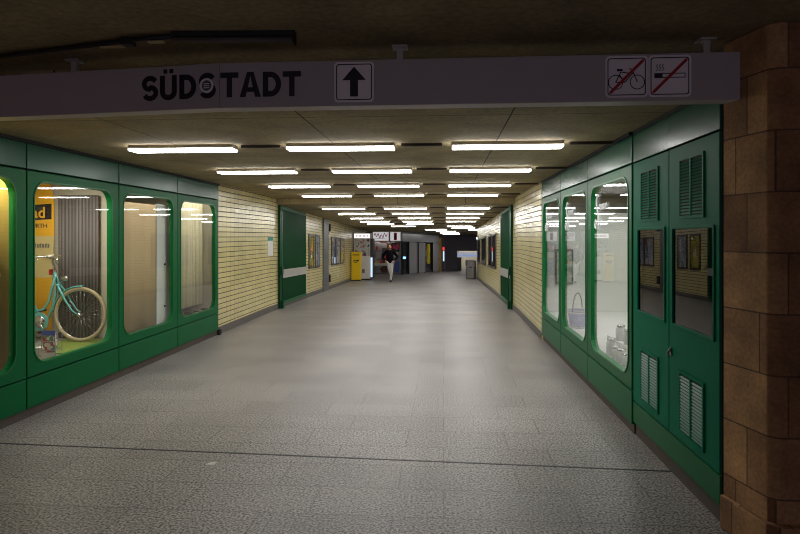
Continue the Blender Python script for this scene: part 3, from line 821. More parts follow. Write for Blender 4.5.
# bicycle, standing square to the glass
def bicycle():
    Y = 7.58; Z0 = .515
    F = Vector((-4.70, Y, Z0 + .345)); R = Vector((-5.80, Y, Z0 + .345)); B = Vector((-5.20, Y, Z0 + .255))
    HT = Vector((-5.045, Y, 1.385)); HB = Vector((-4.985, Y, 1.235))
    t = thing('bicycle', 'teal step-through bicycle with cream tyres standing in the shop window', 'bicycle', (-5.2, Y, .512))
    def circle(c, r, n=48):
        return [c + Vector((r*math.cos(2*PI*i/n), 0, r*math.sin(2*PI*i/n))) for i in range(n)]
    for c, nm in ((F, 'front_wheel'), (R, 'rear_wheel')):
        w = MB().closed_tube(circle(c, .306), .008).build('rim', M_CHROME, t)
        MB().closed_tube(circle(c, .326), .022, 10).build('tyre', M_TYRE, w)
        m = MB()
        for k in range(28):
            a = 2*PI*k/28; off = .02*(1 if k % 2 else -1); a2 = a + .35*(1 if k % 4 < 2 else -1)
            m.tube([c + Vector((.016*math.cos(a2), off, .016*math.sin(a2))), c + Vector((.305*math.cos(a), 0, .305*math.sin(a)))], .0016, 5)
        m.build('spokes', M_CHROME, w)
        MB().lathe([(.012, -.055), (.012, -.03), (.024, -.026), (.018, 0), (.024, .026), (.012, .03), (.012, .055)], c, 14, 'y').build('hub', M_CHROME, w)
    # frame: two swept low tubes, seat tube, stays
    m = MB()
    bez = lambda p: [Vector((x, Y, z)) for x, z in p]
    m.tube([HT, HB], .021)
    m.tube(bez([(-5.035, 1.34), (-5.075, 1.20), (-5.12, 1.02), (-5.18, .925), (-5.30, .88), (-5.42, .93)]), .016)
    m.tube(bez([(-4.995, 1.26), (-5.025, 1.12), (-5.07, .95), (-5.12, .82), (-5.20, .77)]), .016)
    S = Vector((-5.52, Y, 1.30))
    m.tube([B, S], .016)
    for sy in (-.045, .045):
        m.tube([B + Vector((0, sy*.6, 0)), R + Vector((0, sy, 0))], .009)
        m.tube([Vector((-5.43, Y + sy*.4, 1.12)), R + Vector((0, sy, 0))], .008)
    m.lathe([(.024, -.04), (.024, .04)], B, 14, 'y')
    m.build('frame', M_TEAL, t)
    m = MB()
    for sy in (-.05, .05):
        m.tube([HB + Vector((0, sy*.5, -.01)), Vector((-4.93, Y + sy, 1.15)), Vector((-4.865, Y + sy, 1.03)), Vector((-4.78, Y + sy, .91)), F + Vector((0, sy, 0))], [.014, .014, .012, .010, .009])
    m.tube([HB + Vector((0, -.05, -.005)), HB + Vector((0, .05, -.005))], .016)
    m.build('fork', M_TEAL, t)
    def fender(c, a0, a1):
        m = MB(); n = 20; vs = []; fs = []
        for i in range(n + 1):
            a = a0 + (a1 - a0)*i/n
            for (r, o) in ((.352, -.027), (.364, -.018), (.367, 0), (.364, .018), (.352, .027), (.350, .025), (.360, 0), (.350, -.025)):
                vs.append(c + Vector((r*math.cos(a), o, r*math.sin(a))))
        for i in range(n):
            for k in range(8):
                fs.append((i*8 + k, i*8 + (k + 1) % 8, i*8 + 8 + (k + 1) % 8, i*8 + 8 + k))
        fs += [tuple(range(8)), tuple(range(n*8, n*8 + 8))]
        m.add(vs, fs, True)
        return m
    fender(F, PI*.47, PI*.98).build('mudguard', M_TEAL, t)
    fender(R, PI*.05, PI*1.0).build('mudguard', M_TEAL, t)
    # handlebar sweeping back
    m = MB()
    st = Vector((-5.075, Y, 1.53))
    m.tube([HT, st], .012)
    left = [st, st + Vector((.06, -.06, .03)), st + Vector((.03, -.15, .06)), st + Vector((-.07, -.215, .07)), st + Vector((-.15, -.23, .065))]
    m.tube(left, .011); m.tube([Vector((p.x, 2*Y - p.y, p.z)) for p in left], .011)
    hb = m.build('handlebar', M_CHROME, t)
    for sg in (-1, 1):
        MB().tube([st + Vector((-.13, sg*.228, .066)), st + Vector((-.24, sg*.232, .06))], .017).build('grip', M_CREAMPLA, hb)
        MB().tube([st + Vector((-.06, sg*.21, .05)), st + Vector((-.03, sg*.235, .03)), st + Vector((-.15, sg*.25, .025))], .005, 6).build('brake_lever', M_CHROME, hb)
    MB().lathe([(.034, 0), (.032, .015), (.022, .028), (.004, .034)], st + Vector((.03, -.10, .055)), 16).build('bell', M_CREAMPLA, hb)
    m = MB()
    m.tube([HT + Vector((0, -.02, .12)), HT + Vector((.07, -.05, .0)), HT + Vector((.05, -.04, -.12)), HB + Vector((.0, -.05, -.1))], .004, 6)
    m.tube([HT + Vector((0, .02, .14)), HT + Vector((.08, .04, .03)), HT + Vector((.02, .03, -.10))], .004, 6)
    m.build('brake_cable', M_INK, hb)
    lm = MB().lathe([(.012, -.05), (.030, -.03), (.036, .015), (.034, .03), (.02, .035)], Vector((-4.90, Y, 1.315)), 16, 'x')
    lm.tube([HB + Vector((.02, 0, .02)), Vector((-4.93, Y, 1.29))], .006)
    lm.build('front_lamp', M_CHROME, t)
    MB().box(-5.10, -5.075, Y - .035, Y + .035, 1.36, 1.43).build('reflector', M_REDREF, t, bevel=.006)
    # saddle
    m = MB(); vs = []; fs = []
    prof = [(-.26, .085, -.01), (-.22, .095, .01), (-.12, .08, .0), (-.02, .04, -.005), (.04, .025, -.015)]
    for dx, w, dz in prof:
        for k in range(12):
            a = 2*PI*k/12
            vs.append(S + Vector((dx + .08, w*math.cos(a), .10 + dz + .03*math.sin(a))))
    for i in range(len(prof) - 1):
        for k in range(12):
            fs.append((i*12 + k, i*12 + (k + 1) % 12, i*12 + 12 + (k + 1) % 12, i*12 + 12 + k))
    fs += [tuple(range(12)), tuple(range(48, 60))]
    m.add(vs, fs, True).build('saddle', M_SADDLE, t)
    MB().tube([S, S + Vector((-.01, 0, .08))], .012).build('seat_post', M_CHROME, t)
    # chain guard, cranks, pedals
    m = MB()
    gy = Y - .055
    poly = [(B.x + .115*math.cos(a), B.z + .115*math.sin(a)) for a in [PI*(.72 - 1.44*i/16) for i in range(17)]] + [(R.x + .02, R.z - .045), (R.x - .02, R.z), (R.x + .02, R.z + .045)]
    m.prism(poly, lambda a, b, d: Vector((a, gy - d, b)), 0, .012)
    m.build('chain_guard', M_TEAL, t, bevel=.004)
    m = MB().lathe([(.075, -.004), (.075, .004)], (B.x, gy - .018, B.z), 24, 'y')
    m.tube([(B.x, gy - .03, B.z), (B.x + .10, gy - .035, B.z - .12)], .010)
    m.tube([(B.x, Y + .06, B.z), (B.x - .10, Y + .065, B.z + .12)], .010)
    m.build('crank', M_CHROME, t)
    MB().box(B.x + .055, B.x + .145, gy - .13, gy - .045, B.z - .132, B.z - .108).build('pedal', M_DKMETAL, t, bevel=.004)
    MB().box(B.x - .145, B.x - .055, Y + .075, Y + .16, B.z + .108, B.z + .132).build('pedal', M_DKMETAL, t, bevel=.004)
    t.scale = (1.035, 1.035, 1.035); t.location.x -= .08; t.location.y += .15
    MB().tube([(B.x - .08, Y - .03, B.z - .02), (B.x - .13, Y - .17, Z0 + .003)], .008).build('kickstand', M_CHROME, t)
bicycle()
o = MB().box(-5.1, -4.42, 6.95, 7.98, .5, .512).build('grass_mat', M_GRASSMAT)
tag(o, 'yellow-green grass mat under the teal bicycle wheel', 'mat')
# leaflet holder
t = thing('leaflet_holder', 'small wire leaflet holder with a blue header at the foot of the bicycle window', 'holder', (-4.47, 6.72, .5))
bx0, bx1, by0, by1 = -4.565, -4.40, 6.66, 6.78
m = MB()
for x in (bx0, bx1):
    for y in (by0, by1):
        m.tube([(x, y, .5), (x, y, .80)], .004, 6)
for z in (.505, .60, .70, .80):
    m.closed_tube([(bx0, by0, z), (bx1, by0, z), (bx1, by1, z), (bx0, by1, z)], .0035, 6)
m.build('wire_frame', M_WIRE, t)
MB().box(bx0 + .01, bx1 - .01, by0 + .012, by0 + .05, .57, .775).build('leaflets', M_LEAFLET, t)
MB().box(bx0, bx1, by0 - .004, by0 + .004, .77, .825).build('header_card', M_BLUEP, t)
MB().box(bx0, bx1, by0 - .004, by0 + .004, .505, .575).build('front_strip', M_KIOSK, t)
# a second wire basket behind the frame corner
t = thing('wire_crate', 'low grey wire crate half hidden at the corner of the bicycle window', 'crate', (-4.66, 6.86, .5))
m = MB()
for i in range(6):
    x = -4.78 + i*.04
    m.tube([(x, 6.80, .505), (x, 6.80, .66)], .003, 5).tube([(x, 6.92, .505), (x, 6.92, .66)], .003, 5)
for z in (.505, .58, .66):
    m.closed_tube([(-4.78, 6.80, z), (-4.58, 6.80, z), (-4.58, 6.92, z), (-4.78, 6.92, z)], .004, 6)
m.build('wire_frame', M_WIRE, t)
MB().box(-4.77, -4.59, 6.81, 6.91, .503, .60).build('paper_stack', M_PAPER, t)

# ================================================================ goods behind the glass, white side
def script(y, pane):
    """big cursive initial with smaller loops, white, on the inside of the pane"""
    fr = lambda a, b: Vector((XR + .008, y - a, b))
    t = pane
    S = [(.20, 2.36), (.17, 2.385), (.12, 2.36), (.10, 2.29), (.13, 2.22), (.17, 2.15), (.18, 2.08), (.15, 2.01), (.09, 1.985), (.03, 2.01), (.02, 2.06), (.06, 2.09), (.10, 2.06), (.06, 2.03)]
    def smooth(p):
        out = []
        for i in range(len(p) - 1):
            p0 = Vector(p[max(i - 1, 0)]); p1 = Vector(p[i]); p2 = Vector(p[i + 1]); p3 = Vector(p[min(i + 2, len(p) - 1)])
            for k in range(4):
                s = k/4
                out.append(.5*((2*p1) + (p2 - p0)*s + (2*p0 - 5*p1 + 4*p2 - p3)*s*s + (3*p1 - p0 - 3*p2 + p3)*s**3))
        out.append(Vector(p[-1])); return out
    MB().tube([fr(q.x, q.y) for q in smooth(S)],   .0085, 6).build('script_initial', M_DECAL, t)
    lo = []
    for k in range(24):
        lo.append((.24 + .014*k, 2.235 + .035*math.sin(k*1.5) + .0*k))
    MB().tube([fr(q.x, q.y) for q in smooth(lo)], .005, 5).build('small_script', M_DECAL, t)
for y, pn in zip((7.50, 9.28, 11.08), RPANES):
    script(y, pn)
# framed picture hanging on the end wall
t = thing('framed_picture', 'grey framed picture hanging inside the white window beside the tiles', 'picture', (2.15, 11.35, 1.05))
MB().box(2.02, 2.34, 11.33, 11.358, 1.02, 1.66).build('frame', M_GREYMET, t)
MB().box(2.05, 2.31, 11.324, 11.331, 1.06, 1.62).build('print', patches('picture_print', [(.42, .47, .36, 1), (.6, .6, .5, 1), (.3, .36, .28, 1), (.55, .55, .5, 1)], 9), t)
# basket
t = thing('wicker_basket', 'blue and white wicker basket with a tall arched handle behind the glass', 'basket', (2.01, 9.42, .52))
bc = Vector((2.01, 9.42, .52))
m = MB(); vs = []; fs = []
def bring(r, z, n=28):
    return [bc + Vector((1.2*r*math.cos(2*PI*i/n), r*1.5*math.sin(2*PI*i/n), z*1.4)) for i in range(n)]
m2 = MB()
prof = [(.085, 0), (.10, .06), (.112, .13), (.118, .19)]
for i in range(len(prof)):
    vs += bring(*prof[i])
for i in range(len(prof) - 1):
    for k in range(28):
        fs.append((i*28 + k, i*28 + (k + 1) % 28, i*28 + 28 + (k + 1) % 28, i*28 + 28 + k))
fs.append(tuple(range(28))[::-1])
ni = len(vs)
for r, z in ((.110, .19), (.10, .13), (.08, .015)):
    vs += bring(r, z)
for i in range(4, 6):
    for k in range(28):
        fs.append((i*28 + k, i*28 + (k + 1) % 28, i*28 + 28 + (k + 1) % 28, i*28 + 28 + k))
for k in range(28):
    fs.append((3*28 + k, 3*28 + (k + 1) % 28, 4*28 + (k + 1) % 28, 4*28 + k))
fs.append(tuple(range(6*28, 7*28)))
m2.add(vs, fs, True).build('basket_body', M_WICKER, t)
m = MB()
for z, r in ((.19, .116), (.165, .117), (.01, .088)):
    m.closed_tube(bring(r, z), .009, 7)
m.build('rim_braid', M_WICKERW, t)
MB().tube([bc + Vector((.10*math.cos(a), .14*math.cos(a), .25 + .27*math.sin(a))) for a in [PI*i/16 for i in range(17)]], .008, 7).build('handle', M_DKWIRE, t)
o = sheet('hanging_strip', 'narrow purple-grey strip hanging behind the basket window', 'cloth', 2.22, 2.30, 9.76, .60, 2.2, M_PURPLE, 1, .01)
o = MB().ball((2.25, 9.70, 1.42), .05, .03, .09).ball((2.26, 9.70, 1.28), .07, .025, .07).build('hanging_bag', M_INK)
tag(o, 'small dark pouch hanging in front of the purple-grey strip', 'bag')
# jars in front of a low white step
o = MB().box(2.01, 2.25, 6.80, 7.75, .52, .68).build('display_step', M_SILL_W, bevel=.008)
tag(o, 'low white step carrying jars in the window beside the louvred cabinet', 'stand')
def jar(x, y, z, r, h, label, lid=True):
    t = thing('glass_jar', label, 'jar', (x, y, z), 'jars in the white shop window')
    MB().lathe([(r*.85, 0), (r, .01), (r, h*.68), (r*.72, h*.78), (r*.7, h*.84)], (x, y, z), 18).build('jar_body', M_JAR, t)
    if lid: MB().lathe([(r*.78, h*.84), (r*.8, h*.86), (r*.8, h*.97), (r*.5, h)], (x, y, z), 18).build('lid', M_JARS, t)
jar(2.06, 6.890, .68, 0.047, 0.249, 'tall jar, highest of the jars on the white step')
jar(2.06, 7.060, .68, 0.043, 0.172, 'small jar beside the tall jar on the white step')
jar(2.06, 7.320, .68, 0.060, 0.189, 'wide jar at the far end of the white step')
jar(1.93, 7.240, .52, 0.058, 0.206, 'squat jar standing alone at the far end of the front row')
jar(1.93, 7.040, .52, 0.052, 0.146, 'low jar, second from the far end in the front row')
jar(1.93, 6.840, .52, 0.058, 0.155, 'squat jar in the middle of the front row')
jar(1.93, 6.650, .52, 0.052, 0.138, 'low jar in front of the tall jar on the step')
jar(1.92, 6.470, .52, 0.043, 0.215, 'slim jar at the near end of the front row')

# ================================================================ gates and things along the tiled walls
def gate(xw, s, y0, y1, so, label):
    """ribbed steel gate leaf folded flat against the wall; s = +1: leaf stands off to +x"""
    fr = lambda a, b, d: Vector((xw(a) + s*(so + d), a, b + zf(a)))
    t = thing('security_gate', label, 'gate', (xw(y0) + s*.08, (y0 + y1)/2, zf(y0) + .05), 'folded green gates')
    z0, z1 = .10, 2.72
    m = MB()
    n = 26; pl = []
    for i in range(n*2 + 1):
        a = y0 + .08 + (y1 - y0 - .16)*i/(n*2)
        pl.append((a, .05 if i % 2 else .025))
    vs = []; fs = []
    for a, d in pl:
        vs += [fr(a, z0 + .04, d), fr(a, z1 - .04, d)]
    for i in range(len(pl) - 1):
        fs.append((2*i, 2*i + 2, 2*i + 3, 2*i + 1))
    k = len(vs)
    vs += [fr(y0 + .08, z0 + .04, 0), fr(y1 - .08, z0 + .04, 0), fr(y1 - .08, z1 - .04, 0), fr(y0 + .08, z1 - .04, 0)]
    fs.append((k, k + 1, k + 2, k + 3))
    m.add(vs, fs); m.build('ribbed_leaf', M_GREEN_DK, t, fix=False)
    m = MB()
    m.holed(y0, y1, z0, z1, [(y1 - .08, z1 - .08), (y0 + .08, z1 - .08), (y0 + .08, z0 + .08), (y1 - .08, z0 + .08)], fr, 0, .06)
    m.build('leaf_frame', M_GREEN, t)
    MB().prism([(y0, .80), (y1, .80), (y1, 1.03), (y0, 1.03)], fr, .061, .072).build('silver_band', M_SILVER, t)
    MB().prism([(y0 - .16, .02), (y0 - .05, .02), (y0 - .05, H - .16), (y0 - .16, H - .16)], fr, 0, .06).build('post', M_GREEN_DK, t)
    MB().prism([(y0 - .12, .02), (y0 + .02, .02), (y0 + .02, .22), (y0 - .12, .22)], fr, .06, .13).build('foot_bracket', M_GREEN_DK, t)
    m = MB().prism([(y0 - .2, .9), (y0 - .02, .9), (y0 - .02, 1.12), (y0 - .2, 1.12)], fr, .06, .11)
    m.tube([fr(y0 - .12, .25, .11), fr(y0 - .12, 1.0, .11)], .014)
    m.build('lock_case', M_GREEN_DK, t)
gate(wall_x, 1, 16.05, 19.25, .01, 'folded green ribbed gate with a silver band, on the wall with the notice board')
gate(lambda y: 1.80, -1, 16.35, 19.1, .004, 'folded green ribbed gate with a silver band, beyond the white shop windows')

def notice(y0, y1, z0, z1):
    fr = lambda a, b, d: Vector((wall_x(a) + d, a, b))
    t = thing('notice_board', 'small white notice with a teal header on the yellow tiles', 'notice', (wall_x(y0), (y0 + y1)/2, z0))
    MB().prism([(y0, z0), (y1, z0), (y1, z1), (y0, z1)], fr, 0, .012).build('sheet', M_PAPER, t)
    MB().prism([(y0, z1 - .09), (y1, z1 - .09), (y1, z1), (y0, z1)], fr, .012, .015).build('header', M_TEALHEAD, t)
    m = MB()
    for k in range(7):
        m.prism([(y0 + .05, z0 + .05 + k*.045), (y1 - .05 - .04*(k % 3), z0 + .05 + k*.045), (y1 - .05 - .04*(k % 3), z0 + .062 + k*.045), (y0 + .05, z0 + .062 + k*.045)], fr, .012, .0135)
    m.build('print_lines', M_KIOSK, t)
notice(14.87, 15.35, 1.40, 1.87)

def poster(xw, s, y0, y1, z0, z1, mat, label, grp):
    fr = lambda a, b, d: Vector((xw(a) + s*d, a, b + zf(a)))
    t = thing('framed_poster', label, 'poster', (xw(y0) + s*.02, (y0 + y1)/2, z0 + zf(y0)), grp)
    MB().ring([(y0, z0), (y1, z0), (y1, z1), (y0, z1)], [(y0 + .07, z0 + .07), (y1 - .07, z0 + .07), (y1 - .07, z1 - .07), (y0 + .07, z1 - .07)], fr, 0, .03).build('frame', M_FRAME, t)
    MB().prism([(y0 + .07, z0 + .07), (y1 - .07, z0 + .07), (y1 - .07, z1 - .07), (y0 + .07, z1 - .07)], fr, .008, .02).build('poster', mat, t)
    MB().prism([(y0 + .07, z0 + .07), (y1 - .07, z0 + .07), (y1 - .07, z1 - .07), (y0 + .07, z1 - .07)], fr, .022, .026).build('pane', M_GLASS, t)
g1 = 'framed posters on the tiled walls'
PZ0, PZ1 = .93, 2.10
for y0, y1, mt, lb in ((19.95, 20.8, M_POSTER_Y, 'dark framed yellow poster next to the green gate'), (21.05, 21.95, M_POSTER_G, 'dark framed grey-white poster beside the steel pillar'),
                       (24.55, 25.7, M_POSTER_B, 'first of three framed posters past the steel pillar, white and blue'), (25.8, 26.95, M_POSTER_G, 'middle of the three framed posters past the steel pillar'),
                       (27.05, 28.25, M_POSTER_O, 'last of the three framed posters past the steel pillar, with orange')):
    poster(wall_x, 1, y0, y1, PZ0, PZ1, mt, lb, g1)
for y0, y1, lb in ((21.3, 23.0, 'dark poster frame nearest the folded gate beyond the white windows'), (23.1, 24.8, 'second dark poster frame from the folded gate, close beside the first'),
                   (26.6, 29.3, 'third dark poster frame from the folded gate'), (30.6, 32.8, 'last dark poster frame before the steel bins')):
    poster(lambda y: 1.80, -1, y0, y1, PZ0 - .02, PZ1 + .05, M_POSTER_D, lb, g1)

def gate_pillar():
    y0, y1 = 22.6, 23.7
    fr = lambda a, b, d: Vector((wall_x(a) + d, a, b + zf(a)))
    t = thing('steel_post', 'grey flat steel post with black hinges on the tiled wall between the posters', 'post', (wall_x(y0), 23.25, zf(23)))
    MB().prism([(y0, 0), (y1, 0), (y1, H - .16), (y0, H - .16)], fr, 0, .06).build('post_plate', M_GREYMET, t)
    for z in (.30, 2.30):
        MB().prism([(y1 + .0, z), (y1 + .28, z), (y1 + .28, z + .28), (y1 + .0, z + .28)], fr, 0, .09).build('hinge', M_BLACK, t)
gate_pillar()

# ================================================================ yellow post box, kiosk
zz = zf(30.8)
t = thing('post_box', 'yellow post box with a black horn emblem in front of the kiosk', 'post box', (-4.40, 30.75, zz))
MB().box(-4.66, -4.18, 30.6, 31.0, zz + .06, zz + 1.47).build('body', M_YELPOST, t, bevel=.02)
MB().box(-4.64, -4.20, 30.62, 30.98, zz, zz + .06).build('plinth', M_KIOSKDK, t)
MB().box(-4.58, -4.26, 30.592, 30.60, zz + 1.30, zz + 1.34).build('slot', M_INK, t)
hf = lambda a, b, d: Vector((-4.42 + a, 30.598 - d, zz + .99 + b))
m = MB()
m.ring([(x*1.2 - .02, y*.8) for x, y in circ(.085)], [(x*1.2 - .02, y*.8) for x, y in circ(.055)], hf, 0, .004)
m.prism([(-.02, .035), (.13, .10), (.15, .03), (.03, -.0)], hf, 0, .004)
m.prism([(-.13, .06), (-.04, .05), (-.04, .075), (-.12, .09)], hf, 0, .004)
m.build('horn_emblem', M_INK, t)

def kiosk():
    x0, x1, y0, y1 = -4.66, -3.82, 31.55, 32.5
    z = zf(31.8)
    t = thing('vending_kiosk', 'white kiosk with a lit header and colourful prints behind the yellow post box', 'kiosk', ((x0 + x1)/2, 32, z))
    MB().box(x0, x1, y0, y1, z + .08, z + 1.25).build('lower_body', M_KIOSK, t, bevel=.015)
    MB().box(x0 + .03, x1 - .03, y0 + .03, y1 - .03, z, z + .08).build('plinth', M_KIOSKDK, t)
    MB().box(x0 + .02, x1 - .02, y0 + .08, y1, z + 1.25, z + 2.16).build('display_back', M_PRINTS, t)
    m = MB()
    for x in (x0, x1 - .03):
        m.box(x, x + .03, y0, y0 + .03, z + 1.25, z + 2.16)
    m.build('posts', M_KIOSK, t)
    MB().box(x0 + .03, x1 - .03, y0 + .005, y0 + .012, z + 1.25, z + 2.16).build('pane', M_GLASS, t)
    MB().box(x0 - .01, x1 + .01, y0 - .02, y1, z + 2.16, z + 2.44).build('header', M_KIOSK, t, bevel=.01)
    MB().box(x0 + .02, x1 - .02, y0 - .03, y0 - .02, z + 2.19, z + 2.41).build('lit_header', M_KHEAD, t)
    MB().box(x1, x1 + .13, y0 + .06, y1, z + .10, z + 2.16).build('side_case', M_KIOSKDK, t, bevel=.01)
    MB().box(x1 + .02, x1 + .12, y0 + .045, y0 + .06, z + .16, z + 1.18).build('side_screen', M_SCREEN, t)
    MB().box(x0 + .42, x0 + .56, y0 - .006, y0, z + .38, z + .58).build('coin_plate', M_GREYMET, t)
    m = MB()
    text_w = [(x0 + .12 + k*.07) for k in range(9)]
    for k, x in enumerate(text_w):
        m.box(x, x + .045, y0 - .033, y0 - .03, z + 2.26, z + 2.33)
    m.build('header_print', M_PINK, t)
kiosk()

# ================================================================ shops at the far end
YS = 39.0; zs = zf(YS)
struct(MB().box(-5.2, -2.62, YS + .95, YS + 1.1, zs - .05, zs + H - .12).build('wall_shop_far', M_GREYWALL))
t = thing('window_shop', 'grey shop front with lit white fascia signs behind the walking person', 'shop', (-3.8, YS, zs))
MB().box(-4.95, -2.72, YS, YS + .1, zs + 2.10, zs + 2.75).build('fascia', M_GREYMET, t)
m = MB()
for x in (-4.92, -4.55, -3.42, -2.78):
    m.box(x - .04, x + .04, YS, YS + .1, zs, zs + 2.10)
m.box(-4.95, -2.72, YS, YS + .1, zs, zs + .12)
m.build('mullions', M_GREYMET, t)
MB().box(-4.51, -3.46, YS + .04, YS + .05, zs + .12, zs + 2.10).build('pane', M_GLASS, t)
MB().box(-3.38, -2.82, YS + .04, YS + .05, zs + .12, zs + 2.10).build('pane', M_GLASS, t)
MB().box(-4.9, -2.76, YS + .40, YS + .55, zs, zs + 2.4).build('stock_wall', M_SHOPIN, t)
def shop_sign(x0, x1, label, deco):
    t = thing('shop_sign', label, 'sign', ((x0 + x1)/2, YS - .06, zs + 2.16))
    MB().box(x0, x1, YS - .07, YS - .002, zs + 2.14, zs + 2.74).build('sign_box', M_KIOSK, t)
    MB().box(x0 + .03, x1 - .03, YS - .078, YS - .07, zs + 2.17, zs + 2.71).build('sign_face', M_SIGNLIT, t)
    deco(t, lambda a, b, d: Vector(((x0 + x1)/2 + a, YS - .079 - d, zs + 2.44 + b)))
def pinkscript(t, fr):
    m = MB(); pts = []
    for k in range(60):
        a = k/59
        pts.append(fr(-.42 + .84*a, .05 + .11*math.sin(a*26) + .05*math.sin(a*9), .004))
    m.tube(pts, .022, 6)
    m.tube([fr(-.40, -.16, .004), fr(.1, -.13, .004), fr(.40, -.17, .004)], .012, 6)
    m.build('pink_script', M_PINK, t)
def redfig(t, fr):
    MB().prism(rrect(-.10, .10, -.24, .24, .05, 4), fr, 0, .006).build('red_panel', M_REDREF, t)
    MB().prism([(-.05, -.2), (.05, -.2), (.07, .0), (.03, .08), (.03, .16), (-.03, .16), (-.03, .08), (-.07, 0)], fr, .006, .01).build('dark_figure', M_INK, t)
shop_sign(-4.55, -3.50, 'lit white sign with pink script above the far shop window', pinkscript)
shop_sign(-3.44, -2.74, 'lit white sign with a red panel and dark figure', redfig)
o = MB().box(-3.36, -2.84, YS + .09, YS + .12, zs + 1.45, zs + 2.05).build('poster', M_INK)
tag(o, 'dark poster with magenta shape under the red-figure sign', 'poster')
MB().prism([(-.2, -.1), (.12, -.22), (.22, .0), (.2, .2), (0, .08), (-.16, .16)], lambda a, b, d: Vector((-3.1 + a, YS + .089 - d, zs + 1.78 + b)), 0, .004).build('magenta_shape', M_MAGENTA, o)
o = MB().box(-3.32, -2.95, YS + .2, YS + .24, zs + 1.10, zs + 1.44).build('price_card', M_PAPER)
tag(o, 'white card below the dark poster in the far shop', 'card')
o = MB().box(-3.18, -2.86, YS + .2, YS + .3, zs + .12, zs + .85).build('blue_crate', M_BLUEP, bevel=.01)
tag(o, 'tall blue crate behind the far shop door', 'crate')
t = thing('goods_table', 'low white table of goods in the far shop window', 'table', (-4.1, YS + .22, zs + .12))
MB().box(-4.48, -3.60, YS + .12, YS + .35, zs + .55, zs + .72).build('table_top', M_PAPER, t, bevel=.01)
for x in (-4.44, -3.66):
    MB().box(x, x + .05, YS + .2, YS + .25, zs + .12, zs + .55).build('leg', M_GREYMET, t)
for k in range(5):
    o = MB().box(-4.42 + k*.16, -4.30 + k*.16, YS + .16, YS + .3, zs + .72, zs + .80 + .04*(k % 3)).build('carton', [M_YELP, M_FLAGO, M_MAGENTA, M_DARKBIT, M_YELP][k], bevel=.008)
    tag(o, ['yellow carton at the end of the goods table', 'orange carton second on the goods table', 'magenta carton in the middle of the goods table', 'dark carton fourth on the goods table', 'yellow carton nearest the shop door on the goods table'][k], 'carton')
for k, (x, z) in enumerate(((-4.38, 1.55), (-3.88, .95), (-3.55, .22))):
    o = MB().box(x, x + .14, YS + .3, YS + .36, zs + z, zs + z + .26).build('red_package', M_REDBIT, bevel=.01)
    tag(o, ['red package hung high in the far shop window', 'red package hung behind the walking person', 'red package near the floor of the far shop'][k], 'package')
o = MB().box(-3.98, -3.55, YS + .365, YS + .395, zs + 1.25, zs + 1.7).build('dark_poster', M_POSTER_D)
tag(o, 'dark red poster on the stock wall behind the walking person', 'poster')

# oblique glazed front with grey doors
A = Vector((-2.64, 39.0, 0)); Bp = Vector((-.22, 45.4, 0))
e = (Bp - A).normalized(); nn = Vector((e.y, -e.x, 0)); LEN = (Bp - A).length
def of(a, b, d):
    p = A + e*a - nn*d
    return Vector((p.x, p.y, b + zf(p.y)))
def rect(a0, a1, b0, b1): return [(a0, b0), (a1, b0), (a1, b1), (a0, b1)]
t = thing('glazed_facade', 'slanting dark glazed front with a shiny metal fascia at the passage end', 'shop front', of(LEN/2, 0, 0))
MB().prism(rect(0, LEN - .4, 2.12, 2.62), of, 0, .25).build('fascia', M_FASCIA, t)
m = MB()
for a in (.04, 1.04, 2.44, 2.62, 3.86, 5.22, 6.42):
    MB().prism(rect(a - .04, a + .04, 0, 2.12), of, 0, .08).build('mullion', M_DKMETAL, t)
for a0, a1 in ((.08, 1.0), (3.90, 5.18)):
    MB().prism(rect(a0, a1, .05, 2.12), of, .04, .05).build('pane', M_GLASS, t)
MB().prism(rect(1.06, LEN - .36, .02, 2.6), of, .27, .37).build('dark_back', M_DARKWALL, t)
MB().prism(rect(0, LEN - .4, 2.62, H - .155), of, .06, .2).build('upper_panel', M_GREYMET, t)
for a0, a1, lb in ((1.09, 2.39, 'grey panelled door nearest the walking person'), (2.67, 3.81, 'middle grey panelled door in the slanting front'), (5.27, 6.37, 'grey panelled door beside the ochre post')):
    t = thing('grey_door', lb, 'door', of((a0 + a1)/2, 0, 0), 'grey doors of the slanting front')
    t['kind'] = 'thing'
    MB().prism(rect(a0, a1, .02, 2.08), of, .01, .06).build('door_leaf', M_DOORGREY, t)
    MB().ring(rect(a0, a1, .02, 2.08), rect(a0 + .1, a1 - .1, .14, 1.96), of, -.008, .01).build('raised_border', M_DOORGREY, t)
    MB().tube([of(a1 - .16, .95, -.05), of(a1 - .16, 1.15, -.05)], .014).build('door_handle', M_CHROME, t)
t = thing('ochre_post', 'ochre post closing the end of the slanting glazed front', 'post', of(LEN - .15, 0, 0))
t['kind'] = 'thing'
MB().prism(rect(LEN - .34, LEN, 0, 2.40), of, -.04, .25).build('post_body', M_ORANGEPOST, t)
MB().prism(rect(LEN - .36, LEN + .02, 2.40, 2.48), of, -.06, .27).build('post_cap', M_ORANGEPOST, t)
t = thing('info_screen', 'glowing blue screen behind the dark glass beside the walking person', 'screen', of(.5, 0, .3))
MB().prism(rect(.2, .85, .95, 1.25), of, .14, .2).build('screen_case', M_DKMETAL, t)
MB().prism(rect(.24, .81, 1.0, 1.14), of, .13, .14).build('screen', M_BLUEGLOW, t)
MB().prism(rect(.47, .57, 0, .95), of, .15, .19).build('stand', M_DKMETAL, t)
o = MB().prism(rect(4.0, 4.35, .75, 1.85), of, .12, .15).build('window_poster', patches('red_white_poster', [(.6, .58, .58, 1), (.55, .05, .06, 1), (.65, .62, .62, 1), (.4, .38, .4, 1)], 3))
tag(o, 'red and white poster in the glass between the grey doors', 'poster')
o = MB().prism(rect(4.5, 5.0, .6, 2.0), of, .12, .15).build('window_poster', M_YELP)
tag(o, 'tall yellow poster in the glass between the grey doors', 'poster')

